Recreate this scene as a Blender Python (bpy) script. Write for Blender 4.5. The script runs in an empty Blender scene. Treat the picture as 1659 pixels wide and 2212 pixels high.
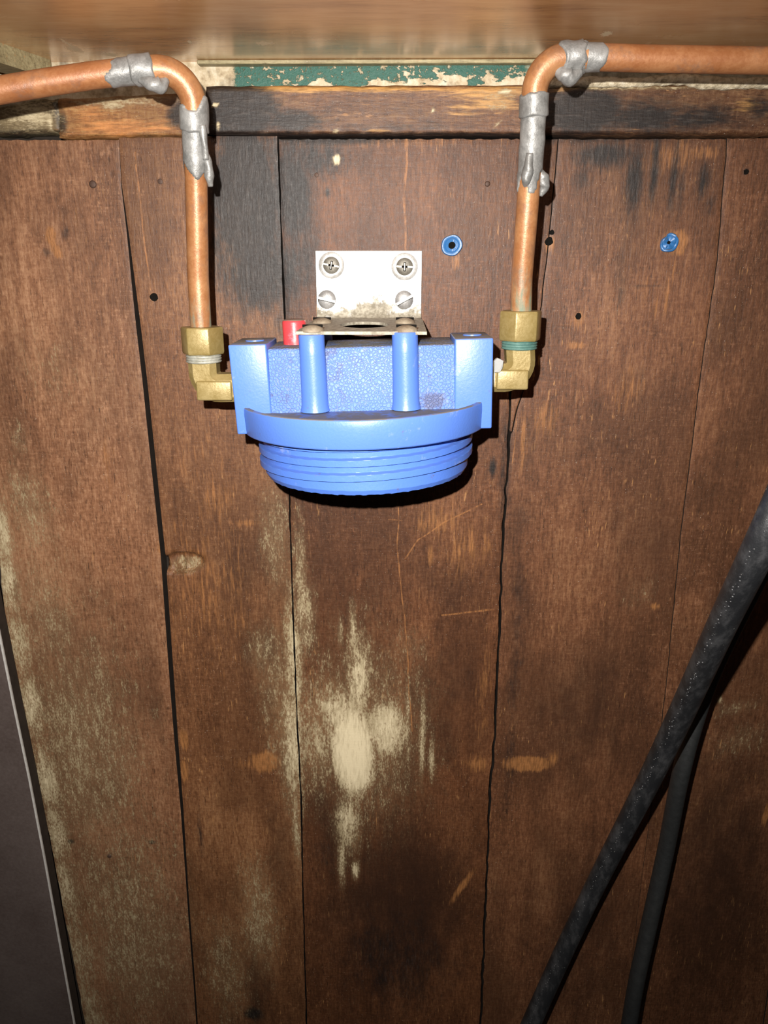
import bpy, bmesh, math, random
import numpy as np
from mathutils import Vector, Matrix, Euler

random.seed(7)
rng = np.random.default_rng(7)
SC = bpy.context.scene
COL = SC.collection
MM = 0.001

# ------------------------------------------------------------------ camera, world, light, exposure
F_PX = 1660.0
CAM_D = 0.56                      # distance of the lens from the boards
CAM_Z = 1.0
PITCH = math.radians(18.0)
YAW = math.radians(0.72)
cam_d = bpy.data.cameras.new('camera')
cam_d.sensor_fit = 'VERTICAL'
cam_d.sensor_height = 36.0
cam_d.lens = 36.0 * F_PX / 2212.0
cam_d.clip_start = 0.01
cam = bpy.data.objects.new('camera', cam_d)
COL.objects.link(cam)
cam.location = (0, -CAM_D, CAM_Z)
cam.rotation_euler = (math.pi / 2 - PITCH, 0, YAW)
SC.camera = cam

w = bpy.data.worlds.new('world')
SC.world = w
w.use_nodes = True
w.node_tree.nodes['Background'].inputs[0].default_value = (0.9, 0.86, 0.8, 1)
w.node_tree.nodes['Background'].inputs[1].default_value = 0.012

# the phone's flash, up and to the left of its lens
fl = bpy.data.lights.new('phone_flash', 'SPOT')
fl.spot_size = math.radians(112)
fl.spot_blend = 1.0
fl.energy = 27.0
fl.color = (1.0, 0.96, 0.90)
fl.shadow_soft_size = 0.0025
flo = bpy.data.objects.new('phone_flash', fl)
COL.objects.link(flo)
flo.location = (-0.023, -CAM_D, CAM_Z + 0.031)
flo.rotation_euler = cam.rotation_euler      # the beam points where the lens points

SC.view_settings.view_transform = 'Standard'
SC.view_settings.look = 'None'
SC.view_settings.gamma = 1.0
SC.view_settings.use_curve_mapping = False
SC.view_settings.exposure = 0.0

# ------------------------------------------------------------------ measuring helpers
RM = Euler((math.pi / 2 - PITCH, 0, YAW)).to_matrix()

def ray(px, py):
    return RM @ Vector(((px - 829.5) / F_PX, (1106 - py) / F_PX, -1.0))

def at(px, py, Y=0.0):
    d = ray(px, py)
    t = (Y + CAM_D) / d.y
    return Vector((d.x * t, Y, CAM_Z + d.z * t))

def atd(px, py, a):
    d = ray(px, py) * a
    return Vector((d.x, d.y - CAM_D, CAM_Z + d.z))

# ------------------------------------------------------------------ object helpers
def tag(o, label=None, cat=None, group=None, kind=None):
    if label: o['label'] = label
    if cat: o['category'] = cat
    if group: o['group'] = group
    if kind: o['kind'] = kind
    return o

def empty(name, loc, roll=0.0):
    o = bpy.data.objects.new(name, None)
    o.empty_display_size = 0.01
    COL.objects.link(o)
    o.location = loc
    o.rotation_euler = (0, roll, 0)
    return o

def link(name, me, mat, parent=None, smooth=False, local=False):
    """local=True: mesh coordinates are in the parent's frame; otherwise they are world coordinates"""
    o = bpy.data.objects.new(name, me)
    COL.objects.link(o)
    if mat: me.materials.append(mat)
    if smooth:
        me.polygons.foreach_set('use_smooth', [True] * len(me.polygons))
    if parent:
        o.parent = parent
        if not local:
            e = parent
            M = Matrix.LocRotScale(e.location, e.rotation_euler, None)
            if e.parent:
                M = Matrix.LocRotScale(e.parent.location, e.parent.rotation_euler, None) @ M
            me.transform(M.inverted())
    return o

def bm_obj(name, bm, mat, parent=None, smooth=False, local=False, angle=None):
    bmesh.ops.recalc_face_normals(bm, faces=bm.faces)
    me = bpy.data.meshes.new(name)
    bm.to_mesh(me)
    bm.free()
    o = link(name, me, mat, parent, smooth or angle is not None, local)
    if angle is not None:
        me.set_sharp_from_angle(angle=math.radians(angle))
    return o

def pyd(name, v, f, mat, parent=None, smooth=False, local=False, angle=None):
    me = bpy.data.meshes.new(name)
    me.from_pydata([tuple(p) for p in v], [], f)
    me.update()
    bm = bmesh.new(); bm.from_mesh(me)
    bpy.data.meshes.remove(me)
    return bm_obj(name, bm, mat, parent, smooth, local, angle)

def bevel(bm, w, seg=2, ang=30):
    bm.normal_update()
    es = [e for e in bm.edges if len(e.link_faces) == 2 and e.calc_face_angle(0) > math.radians(ang)]
    bmesh.ops.bevel(bm, geom=es, offset=w, segments=seg, profile=0.5, affect='EDGES', clamp_overlap=True)

def box_bm(x0, x1, y0, y1, z0, z1, bv=0.0, seg=2, bm=None):
    bm2 = bmesh.new()
    m = Matrix.Translation(((x0 + x1) / 2, (y0 + y1) / 2, (z0 + z1) / 2)) @ Matrix.Diagonal((x1 - x0, y1 - y0, z1 - z0, 1))
    bmesh.ops.create_cube(bm2, size=1.0, matrix=m)
    if bv: bevel(bm2, bv, seg)
    return bm2

def lathe(profile, n=48, axis='Z', c=(0, 0, 0), rot=0.0):
    """profile: list of (r, h). closed at both ends when r == 0"""
    v, f, rings = [], [], []
    for r, h in profile:
        if r < 1e-7:
            rings.append([len(v)]); v.append((0, 0, h))
        else:
            rings.append(list(range(len(v), len(v) + n)))
            for k in range(n):
                a = 2 * math.pi * k / n + rot
                v.append((r * math.cos(a), r * math.sin(a), h))
    for A, B in zip(rings[:-1], rings[1:]):
        for k in range(n):
            k2 = (k + 1) % n
            if len(A) == 1 and len(B) == 1: continue
            if len(A) == 1: f.append((A[0], B[k], B[k2]))
            elif len(B) == 1: f.append((A[k], A[k2], B[0]))
            else: f.append((A[k], A[k2], B[k2], B[k]))
    out = []
    for p in v:
        if axis == 'Z': q = p
        elif axis == 'Y': q = (p[0], -p[2], p[1])      # h points at the camera (-Y)
        elif axis == 'X': q = (p[2], p[0], p[1])
        out.append((q[0] + c[0], q[1] + c[1], q[2] + c[2]))
    return out, f

def fillet(pts, radii, n=12):
    """round the corners of a 3-D polyline"""
    out = [pts[0]]
    for i in range(1, len(pts) - 1):
        p, a, b = pts[i], pts[i - 1], pts[i + 1]
        r = radii.get(i, 0)
        if r <= 0: out.append(p); continue
        u = (a - p).normalized(); v = (b - p).normalized()
        th = u.angle(v)
        t = r / math.tan(th / 2)
        ctr = p + (u + v).normalized() * (r / math.sin(th / 2))
        s = p + u * t - ctr; e = p + v * t - ctr
        for k in range(n + 1):
            q = s.lerp(e, k / n)
            # slerp
            om = s.angle(e)
            q = (s * math.sin((1 - k / n) * om) + e * math.sin(k / n * om)) / math.sin(om)
            out.append(ctr + q)
    out.append(pts[-1])
    return out

def catmull(pts, n=8):
    out = []
    P = [pts[0] * 2 - pts[1]] + list(pts) + [pts[-1] * 2 - pts[-2]]
    for i in range(1, len(P) - 2):
        for k in range(n):
            t = k / n
            a, b, c, d = P[i - 1], P[i], P[i + 1], P[i + 2]
            out.append(0.5 * ((2 * b) + (c - a) * t + (2 * a - 5 * b + 4 * c - d) * t * t + (3 * b - a - 3 * c + d) * t ** 3))
    out.append(pts[-1])
    return out

def frames(path):
    T = []
    for i in range(len(path)):
        a = path[max(i - 1, 0)]; b = path[min(i + 1, len(path) - 1)]
        T.append((b - a).normalized())
    up = Vector((0, -1, 0))
    N = []
    n = (up - T[0] * up.dot(T[0])).normalized()
    for t in T:
        n = (n - t * n.dot(t)).normalized()
        N.append(n)
    return T, N

def tube(path, rad, n=24, caps=True, prof=None):
    """rad: number or function of (i, angle)"""
    T, N = frames(path)
    v, f = [], []
    for i, p in enumerate(path):
        B = T[i].cross(N[i])
        for k in range(n):
            a = 2 * math.pi * k / n
            r = rad(i, a) if callable(rad) else rad
            v.append(p + (N[i] * math.cos(a) + B * math.sin(a)) * r)
    for i in range(len(path) - 1):
        for k in range(n):
            k2 = (k + 1) % n
            f.append((i * n + k, i * n + k2, (i + 1) * n + k2, (i + 1) * n + k))
    if caps:
        f.append(tuple(range(n)))
        f.append(tuple(range((len(path) - 1) * n, len(path) * n)))
    return v, f

def resample(path, step):
    L = [0]
    for a, b in zip(path[:-1], path[1:]): L.append(L[-1] + (b - a).length)
    n = max(2, int(L[-1] / step))
    out = []; j = 0
    for k in range(n + 1):
        s = L[-1] * k / n
        while j < len(L) - 2 and L[j + 1] < s: j += 1
        t = (s - L[j]) / max(L[j + 1] - L[j], 1e-9)
        out.append(path[j].lerp(path[j + 1], t))
    return out, L[-1]

def sub_path(path, s0, s1, step=0.001):
    P, L = resample(path, step)
    st = L / (len(P) - 1)
    i0 = max(0, int(round(s0 / st))); i1 = min(len(P) - 1, int(round(s1 / st)))
    return P[i0:i1 + 1]

def nearest_s(path, p, step=0.0005):
    P, L = resample(path, step)
    d = [(q - p).length for q in P]
    return d.index(min(d)) * L / (len(P) - 1)

def smooth1(n, amp, seed):
    r = np.random.default_rng(seed)
    x = np.arange(n)
    out = np.zeros(n)
    for k in range(1, 7):
        out += r.normal() * np.cos(2 * np.pi * k * x / n + r.uniform(0, 6.28)) / k ** 0.6
    return out * amp / 1.6

# ------------------------------------------------------------------ node helpers
class NT:
    def __init__(self, name):
        self.m = bpy.data.materials.new(name)
        self.m.use_nodes = True
        self.t = self.m.node_tree
        self.b = self.t.nodes['Principled BSDF']
        self.geo = self.t.nodes.new('ShaderNodeNewGeometry')
        self.pos = self.geo.outputs['Position']
    def n(self, kind, **kw):
        x = self.t.nodes.new(kind)
        for k, v in kw.items(): setattr(x, k, v)
        return x
    def s(self, sock, val):
        if hasattr(val, 'is_linked'): self.t.links.new(val, sock)
        elif val is not None:
            if isinstance(val, (tuple, list)) and len(val) == 3 and sock.type == 'RGBA': val = (*val, 1)
            sock.default_value = val
    def math(self, op, a, b=None, c=None, clamp=False):
        x = self.n('ShaderNodeMath', operation=op, use_clamp=clamp)
        self.s(x.inputs[0], a)
        if b is not None: self.s(x.inputs[1], b)
        if c is not None: self.s(x.inputs[2], c)
        return x.outputs[0]
    def vmath(self, op, a, b=None):
        x = self.n('ShaderNodeVectorMath', operation=op)
        self.s(x.inputs[0], a)
        if b is not None: self.s(x.inputs[1], b)
        return x.outputs['Value'] if op in ('LENGTH', 'DOT_PRODUCT', 'DISTANCE') else x.outputs[0]
    def noise(self, scale, detail=3.0, rough=0.55, vec=None, dist=0.0, off=None):
        if isinstance(scale, tuple):
            v = self.vmath('MULTIPLY', vec or self.pos, scale); sc = 1.0
        else:
            v = vec or self.pos; sc = scale
        if off: v = self.vmath('ADD', v, off)
        x = self.n('ShaderNodeTexNoise')
        self.s(x.inputs['Vector'], v); x.inputs['Scale'].default_value = sc
        x.inputs['Detail'].default_value = detail; x.inputs['Roughness'].default_value = rough
        x.inputs['Distortion'].default_value = dist
        return x.outputs[0]
    def step(self, x, a, b, lo=0.0, hi=1.0):
        r = self.n('ShaderNodeMapRange', interpolation_type='SMOOTHSTEP')
        self.s(r.inputs[0], x); self.s(r.inputs[1], a); self.s(r.inputs[2], b)
        self.s(r.inputs[3], lo); self.s(r.inputs[4], hi)
        return r.outputs[0]
    def mix(self, f, a, b, blend='MIX'):
        x = self.n('ShaderNodeMix', data_type='RGBA', blend_type=blend)
        self.s(x.inputs[0], f); self.s(x.inputs[6], a); self.s(x.inputs[7], b)
        return x.outputs[2]
    def ramp(self, f, stops):
        x = self.n('ShaderNodeValToRGB')
        while len(x.color_ramp.elements) < len(stops): x.color_ramp.elements.new(0.5)
        for e, (p, c) in zip(x.color_ramp.elements, stops):
            e.position = p; e.color = (*c, 1)
        self.s(x.inputs[0], f)
        return x.outputs[0]
    def sep(self, v):
        x = self.n('ShaderNodeSeparateXYZ'); self.s(x.inputs[0], v); return x.outputs
    def bump(self, h, dist=0.0005, strength=1.0, nrm=None):
        x = self.n('ShaderNodeBump')
        x.inputs['Strength'].default_value = strength; x.inputs['Distance'].default_value = dist
        self.s(x.inputs['Height'], h)
        if nrm is not None: self.s(x.inputs['Normal'], nrm)
        return x.outputs[0]
    def seg(self, A, B, wdt, warp):
        """mask of a scratch from A to B (world x,z) of half width wdt"""
        a = (A[0], 0.0, A[2]); d = (B[0] - A[0], 0.0, B[2] - A[2])
        L2 = d[0] ** 2 + d[2] ** 2
        q = self.vmath('SUBTRACT', warp, a)
        t = self.math('DIVIDE', self.vmath('DOT_PRODUCT', q, d), L2, clamp=True)
        sc = self.n('ShaderNodeVectorMath', operation='SCALE')
        sc.inputs[0].default_value = d; self.s(sc.inputs['Scale'], t)
        dist = self.vmath('DISTANCE', q, sc.outputs[0])
        return self.step(dist, wdt * 0.55, wdt * 1.1, 1.0, 0.0)
    def out(self, col=None, rough=None, metal=None, nrm=None, spec=None, coat=None, coat_r=None):
        b = self.b
        if col is not None: self.s(b.inputs['Base Color'], col)
        if rough is not None: self.s(b.inputs['Roughness'], rough)
        if metal is not None: self.s(b.inputs['Metallic'], metal)
        if nrm is not None: self.s(b.inputs['Normal'], nrm)
        if spec is not None: self.s(b.inputs['Specular IOR Level'], spec)
        if coat is not None: self.s(b.inputs['Coat Weight'], coat)
        if coat_r is not None: self.s(b.inputs['Coat Roughness'], coat_r)
        return self.m

def srgb(r, g, b):
    f = lambda c: (c / 255 / 12.92) if c / 255 <= 0.04045 else ((c / 255 + 0.055) / 1.055) ** 2.4
    return (f(r), f(g), f(b))

# ------------------------------------------------------------------ wood
def wood(name, base, dark, light, horiz=False, lines=(), rough=0.5, seed=0.0, raw=(0.33, 0.14, 0.047), speck=0.8, bumpd=0.0004):
    N = NT(name)
    base, dark, light = [(c[0], c[1] * 1.0, c[2] * 0.80) for c in (base, dark, light)]
    def S(across, along):
        return (along, across, across) if horiz else (across, across, along)
    o = (seed * 3.1, seed * 1.7, seed * 2.3)
    warpn = N.n('ShaderNodeTexNoise'); N.s(warpn.inputs['Vector'], N.pos); warpn.inputs['Scale'].default_value = 30
    warp = N.vmath('ADD', N.pos, N.vmath('MULTIPLY', N.vmath('SUBTRACT', warpn.outputs[1], (0.5, 0.5, 0.5)), (0.005, 0, 0.004)))
    flat = N.vmath('MULTIPLY', warp, (1, 0, 1))
    g1 = N.noise(S(620, 95), 5, 0.68, off=o)
    g2 = N.noise(S(130, 9), 3, 0.55, vec=warp, off=o)
    g3 = N.noise(S(15, 8), 4, 0.6, off=o)
    cr = N.noise(S(90, 700), 4, 0.65, off=o)
    mot = N.noise(330, 5, 0.72, off=o)
    k = N.math('MULTIPLY', g1, 0.34)
    k = N.math('MULTIPLY_ADD', g2, 0.13, k)
    k = N.math('MULTIPLY_ADD', g3, 0.22, k)
    k = N.math('MULTIPLY_ADD', cr, 0.07, k)
    k = N.math('MULTIPLY_ADD', mot, 0.24, k)
    col = N.ramp(k, [(0.40, dark), (0.5, base), (0.60, light)])
    blot = N.step(N.noise(S(13, 7), 5, 0.62, off=(seed, seed, 4)), 0.42, 0.60)
    col = N.mix(N.math('MULTIPLY', blot, 0.55), col, N.mix(mot, tuple(c * 0.6 for c in dark), dark))
    # rubbed, dusty tops of the grain
    area2 = N.step(N.noise(11, 4, 0.6, off=(4, seed, 9)), 0.36, 0.66, 0.12, 1.0)
    rub = N.step(N.math('MULTIPLY_ADD', N.noise(S(520, 150), 5, 0.72, off=(seed, 3, 2)), 0.75, N.math('MULTIPLY', cr, 0.25)), 0.53, 0.64)
    col = N.mix(N.math('MULTIPLY', N.math('MULTIPLY', rub, area2), 0.42), col, tuple(min(1, c * 1.35 + 0.02) for c in light))
    # open pores
    pore = N.step(N.noise(S(1000, 130), 3, 0.6, off=(seed, 6, 2)), 0.30, 0.40, 1.0, 0.0)
    col = N.mix(N.math('MULTIPLY', pore, 0.65), col, tuple(c * 0.35 for c in dark))
    # fine raw flecks where the finish is rubbed through along the grain
    area = N.step(N.noise(14, 2, 0.5, off=(seed, 4, 9)), 0.42, 0.66)
    fleck = N.step(N.noise(S(560, 80), 3, 0.55, off=(7, seed, 2)), 0.625, 0.72)
    col = N.mix(N.math('MULTIPLY', N.math('MULTIPLY', fleck, area), speck), col, (0.42, 0.21, 0.08))
    tick = N.step(N.noise(S(60, 1300), 2, 0.5, off=(1, seed, 5)), 0.67, 0.75)
    col = N.mix(N.math('MULTIPLY', N.math('MULTIPLY', tick, area2), 0.34), col, (0.34, 0.18, 0.08))
    dust = N.step(N.noise(1100, 1, 0.5, off=(seed, 1, 1)), 0.74, 0.79)
    col = N.mix(N.math('MULTIPLY', dust, 0.5), col, (0.5, 0.42, 0.34))
    at_ = N.n('ShaderNodeAttribute', attribute_name='stain')
    sp = N.n('ShaderNodeSeparateColor'); N.s(sp.inputs[0], at_.outputs['Color'])
    alpha = at_.outputs['Alpha']
    def brk(mask, ns, soft, gain=1.15):
        # the stain breaks up into grains as its amount falls
        x = N.math('ADD', N.math('MULTIPLY', mask, gain), N.math('MULTIPLY', N.math('SUBTRACT', ns, 0.5), 1.5))
        x = N.math('MULTIPLY', x, N.step(mask, 0.03, 0.15))
        return N.step(x, 0.5 - soft, 0.5 + soft)
    na = N.noise(S(420, 120), 4, 0.62, off=(seed, 2, 3))
    nb = N.noise(S(60, 26), 4, 0.62, off=(2, seed, 3))
    nm = N.math('MULTIPLY_ADD', na, 0.5, N.math('MULTIPLY', nb, 0.5))
    # damp / grimy brown; low on the wall it also paints in light falloff
    col = N.mix(N.math('MULTIPLY', N.step(N.math('MULTIPLY_ADD', N.math('SUBTRACT', nb, 0.5), 0.8, alpha), 0.05, 0.8), 0.88), col, (0.026, 0.011, 0.006))
    nr = N.math('MULTIPLY_ADD', N.noise(S(500, 45), 4, 0.65, off=(seed, 9, 1)), 0.7, N.math('MULTIPLY', nb, 0.3))
    nr = N.math('MULTIPLY_ADD', N.math('SUBTRACT', nr, 0.5), 1.5, 0.5)
    # rubbed raw wood
    col = N.mix(N.math('MULTIPLY', brk(sp.outputs[2], nr, 0.26), 0.82), col, N.mix(N.step(g1, 0.36, 0.62), tuple(c * 0.55 for c in raw), raw))
    # soot and other black marks
    col = N.mix(N.math('MULTIPLY', brk(sp.outputs[1], nm, 0.34), 0.93), col, N.mix(N.step(g1, 0.50, 0.72), (0.008, 0.007, 0.007), (0.040, 0.036, 0.034)))
    # lime paint remains
    nw = N.math('MULTIPLY_ADD', N.noise(S(900, 380), 3, 0.6, off=(seed, 8, 3)), 0.42, N.math('MULTIPLY_ADD', N.noise(S(260, 70), 4, 0.65, off=(8, seed, 3)), 0.38, N.math('MULTIPLY', nb, 0.20)))
    nw = N.math('MULTIPLY_ADD', N.math('SUBTRACT', nw, 0.5), 1.75, 0.5)
    wf = brk(sp.outputs[0], nw, 0.2, 1.0)
    wf2 = N.math('MULTIPLY', N.step(N.math('MULTIPLY_ADD', N.math('SUBTRACT', nw, 0.5), 0.5, sp.outputs[0]), 0.08, 0.7), 0.62)
    col = N.mix(wf2, col, (0.25, 0.185, 0.10))
    col = N.mix(N.math('MULTIPLY', wf, 0.88), col, N.mix(N.step(N.math('MULTIPLY_ADD', g1, 0.6, N.math('MULTIPLY', sp.outputs[0], 0.45)), 0.42, 0.78), (0.33, 0.26, 0.15), (0.74, 0.63, 0.42)))
    lm = None
    for A, B, wd in lines:
        x = N.seg(A, B, wd, flat)
        lm = x if lm is None else N.math('MAXIMUM', lm, x)
    if lm is not None:
        lm = N.math('MULTIPLY', lm, N.step(na, 0.42, 0.60, 0.15, 0.72))
        col = N.mix(lm, col, raw)
    h = N.math('MULTIPLY_ADD', g1, 0.8, N.math('MULTIPLY', cr, 0.35))
    h = N.math('MULTIPLY_ADD', mot, 0.4, h)
    nrm = N.bump(h, bumpd, 0.8)
    r = N.math('ADD', N.math('MULTIPLY', mot, 0.3), rough - 0.15)
    return N.out(col, r, 0.0, nrm, 0.35)

class Blobs:
    def __init__(self): self.L = []
    def add(self, ch, px, py, rx, ry, amp, rot=0.0, hard=1.0, Y=0.0):
        c = at(px, py, Y)
        sx = (at(px + 10, py, Y) - c).length / 10; sz = (at(px, py + 10, Y) - c).length / 10
        self.L.append((ch, c.x, c.z, rx * sx, ry * sz, amp, math.radians(rot), hard))
    def eval(self, X, Z):
        out = np.zeros((4, len(X)), dtype=np.float32)
        for ch, cx, cz, rx, rz, amp, rot, hard in self.L:
            dx = X - cx; dz = Z - cz
            if rot:
                c, s = math.cos(rot), math.sin(rot)
                dx, dz = dx * c + dz * s, -dx * s + dz * c
            d2 = (dx / rx) ** 2 + (dz / rz) ** 2
            m = amp * np.exp(-0.9 * d2 ** hard)
            out[ch] = np.maximum(out[ch], m) if amp > 0 else out[ch] + m
        return np.clip(out, 0, 1)

WH, BK, OR, DK = 0, 1, 2, 3
ST = Blobs()
for a in [  # lime paint left on the boards
    (WH, 762, 1625, 50, 105, 1.0, 3, 1.8), (WH, 775, 1470, 34, 110, .66), (WH, 735, 1540, 70, 80, .66), (WH, 835, 1575, 50, 70, .72, 0, 1.6),
    (WH, 690, 1590, 60, 150, .5), (WH, 752, 1775, 34, 80, .62), (WH, 738, 1855, 10, 70, .62), (WH, 768, 1880, 9, 22, .75),
    (WH, 790, 1590, 160, 240, .40), (WH, 635, 1430, 24, 190, .6), (WH, 632, 1600, 34, 170, .62), (WH, 650, 1260, 16, 150, .5),
    (WH, 600, 1500, 50, 180, .36), (WH, 655, 1340, 30, 110, .5), (WH, 912, 1600, 8, 120, .58), (WH, 880, 1560, 9, 100, .55), (WH, 933, 1640, 8, 60, .55),
    (WH, 762, 1360, 10, 70, .55), (WH, 735, 1370, 9, 40, .5), (WH, 640, 1780, 12, 110, .5), (WH, 595, 1160, 40, 150, .38),
    (WH, 6, 1150, 26, 90, .6), (WH, 14, 1260, 34, 90, .62), (WH, 38, 1390, 34, 90, .60), (WH, 66, 1530, 42, 90, .62), (WH, 98, 1680, 44, 90, .62),
    (WH, 122, 1800, 40, 90, .58), (WH, 142, 1920, 40, 90, .56), (WH, 170, 2060, 44, 110, .52), (WH, 195, 2190, 44, 110, .48),
    (WH, 170, 1620, 170, 330, .40), (WH, 60, 1100, 70, 130, .36), (WH, 110, 1330, 80, 200, .34), (WH, 280, 2000, 150, 300, .40), (WH, 100, 800, 120, 120, .22),
    (WH, 40, 960, 30, 60, .3), (WH, 560, 1990, 50, 150, .42), (WH, 560, 1900, 30, 60, .36), (WH, 490, 2100, 70, 150, .36), (WH, 565, 1410, 40, 70, .36),
    (WH, 727, 345, 9, 12, .95, 0, 2.0), (WH, 400, 1222, 42, 20, .42, 6, 2.5), (WH, 1380, 1280, 60, 50, .2), (WH, 1590, 1530, 70, 20, .28, 15), (WH, 1600, 1600, 90, 40, .26, 20),
    (WH, 1555, 1512, 5, 9, .8), (WH, 880, 1400, 60, 60, .26), (WH, 840, 900, 1, 1, .01),
    # soot, black marks, and thin dark bands along the board tops
    (BK, 530, 430, 78, 190, 1.0, 0, 1.7), (BK, 625, 410, 60, 150, .84), (BK, 560, 585, 120, 110, .82), (BK, 680, 345, 110, 60, .66), (BK, 660, 560, 55, 90, .6),
    (BK, 600, 700, 40, 90, .42), (BK, 470, 520, 24, 240, .6), (BK, 1310, 335, 90, 36, .72), (BK, 1370, 380, 24, 110, .7), (BK, 1415, 360, 12, 110, .7), (BK, 1455, 390, 10, 100, .68),
    (BK, 1470, 410, 12, 60, .5), (BK, 1520, 390, 18, 50, .66), (BK, 1535, 440, 12, 40, .5), (BK, 1260, 380, 30, 60, .4), (BK, 1340, 570, 16, 60, .42), (BK, 1340, 640, 12, 60, .36),
    (BK, 1612, 371, 6, 6, 1.0, 0, 2), (BK, 700, 303, 200, 12, .8), (BK, 1300, 303, 200, 9, .6), (BK, 1065, 1010, 9, 26, .8), (BK, 707, 415, 6, 14, .9), (BK, 410, 380, 30, 70, .36),
    (BK, 140, 505, 12, 20, .5), (BK, 1400, 618, 50, 6, .5), (BK, 1320, 760, 60, 50, .3), (BK, 1110, 1500, 18, 500, .35), (BK, 1092, 1000, 16, 150, .5), (BK, 433, 1800, 7, 60, .5),
    (BK, 860, 2080, 130, 130, .42), (BK, 740, 1330, 40, 40, .2), (BK, 820, 1330, 20, 60, .3), (BK, 700, 1830, 40, 60, .3), (BK, 545, 2190, 20, 14, .9), (BK, 105, 1812, 8, 5, .9), (BK, 153, 1818, 8, 6, .9), (BK, 236, 1850, 8, 8, .7),
    (BK, 328, 1820, 9, 4, .8), (BK, 100, 545, 10, 12, .5),
    # rubbed to raw orange wood
    (OR, 108, 510, 13, 20, .95, 0, 1.6), (OR, 120, 540, 10, 22, .9, 20, 1.6), (OR, 570, 1645, 34, 22, .9, 0, 1.6), (OR, 550, 1650, 60, 14, .5), (OR, 1140, 1650, 55, 17, .85, 0, 2), (OR, 1195, 1640, 12, 20, .7),
    (OR, 1030, 1650, 45, 20, .5), (OR, 398, 1600, 9, 26, .8, 0, 2), (OR, 398, 1665, 8, 28, .8, 0, 2), (OR, 1245, 746, 26, 7, .7), (OR, 998, 1915, 8, 46, .8, -28), (OR, 1465, 525, 22, 28, .8, 0, 2), (OR, 1440, 523, 26, 30, .5),
    (OR, 976, 535, 28, 32, .45), (OR, 985, 565, 10, 22, .7), (OR, 1185, 525, 16, 22, .75), (OR, 1250, 690, 16, 20, .6), (OR, 1440, 640, 5, 60, .62), (OR, 1417, 660, 5, 40, .6), (OR, 1395, 620, 5, 60, .55), (OR, 1455, 580, 4, 40, .6),
    (OR, 1340, 830, 60, 60, .36), (OR, 950, 1130, 60, 50, .44), (OR, 1000, 1190, 60, 70, .4), (OR, 930, 1200, 8, 30, .6), (OR, 1050, 1180, 12, 60, .5), (OR, 1045, 1500, 20, 120, .36), (OR, 450, 1270, 120, 200, .34),
    (OR, 470, 1080, 60, 80, .36), (OR, 440, 1030, 60, 120, .3), (OR, 230, 1000, 20, 80, .36), (OR, 1130, 950, 10, 80, .5), (OR, 1415, 1310, 15, 8, .6), (OR, 380, 620, 40, 60, .2), (OR, 1440, 340, 60, 40, .46), (OR, 1520, 330, 40, 20, .5),
    (OR, 1180, 900, 40, 60, .42), (OR, 800, 306, 260, 16, .5), (OR, 395, 1215, 46, 24, .3), (OR, 1655, 1760, 8, 26, .8), (OR, 1470, 290, 30, 30, .3), (OR, 60, 380, 80, 80, .2), (OR, 530, 1130, 50, 10, .5),
    # dark damp areas; the lower ones also stand in for flash falloff
    (DK, 860, 1960, 190, 240, .74), (DK, 720, 1780, 60, 160, .6), (DK, 960, 1500, 110, 200, .44), (DK, 900, 1240, 180, 160, .34), (DK, 1300, 1560, 200, 200, .46), (DK, 1560, 1900, 160, 340, .62), (DK, 1250, 2000, 160, 260, .44),
    (DK, 700, 1180, 60, 150, .3), (DK, 570, 1420, 60, 140, .46), (DK, 520, 1230, 70, 90, .4), (DK, 560, 2150, 34, 120, .55), (DK, 610, 1850, 34, 160, .46), (DK, 740, 800, 160, 260, .26), (DK, 1120, 1300, 30, 300, .4), (DK, 1000, 2080, 120, 200, .3),
    (DK, 200, 1400, 120, 160, .26), (DK, 330, 1500, 40, 200, .3), (DK, 640, 560, 60, 240, .5), (DK, 1590, 1360, 100, 200, .36), (DK, 990, 760, 110, 140, .2), (DK, 480, 900, 90, 110, .16), (DK, 1400, 1180, 160, 140, .22),
]: ST.add(*a)

def set_attr(me, blobs, co, Yoff=None):
    a = me.attributes.new('stain', 'FLOAT_COLOR', 'POINT')
    m = blobs.eval(co[:, 0], co[:, 2])
    a.data.foreach_set('color', m.T.astype(np.float32).ravel())

def vnoise(x, seed, freq):
    """1-D value noise for ragged edges"""
    r = np.random.default_rng(seed)
    tab = r.uniform(-1, 1, 4096)
    t = np.asarray(x) * freq + 1000.0
    i = np.floor(t).astype(int) % 4095; fr = t - np.floor(t); fr = fr * fr * (3 - 2 * fr)
    return tab[i] * (1 - fr) + tab[i + 1] * fr

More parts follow.
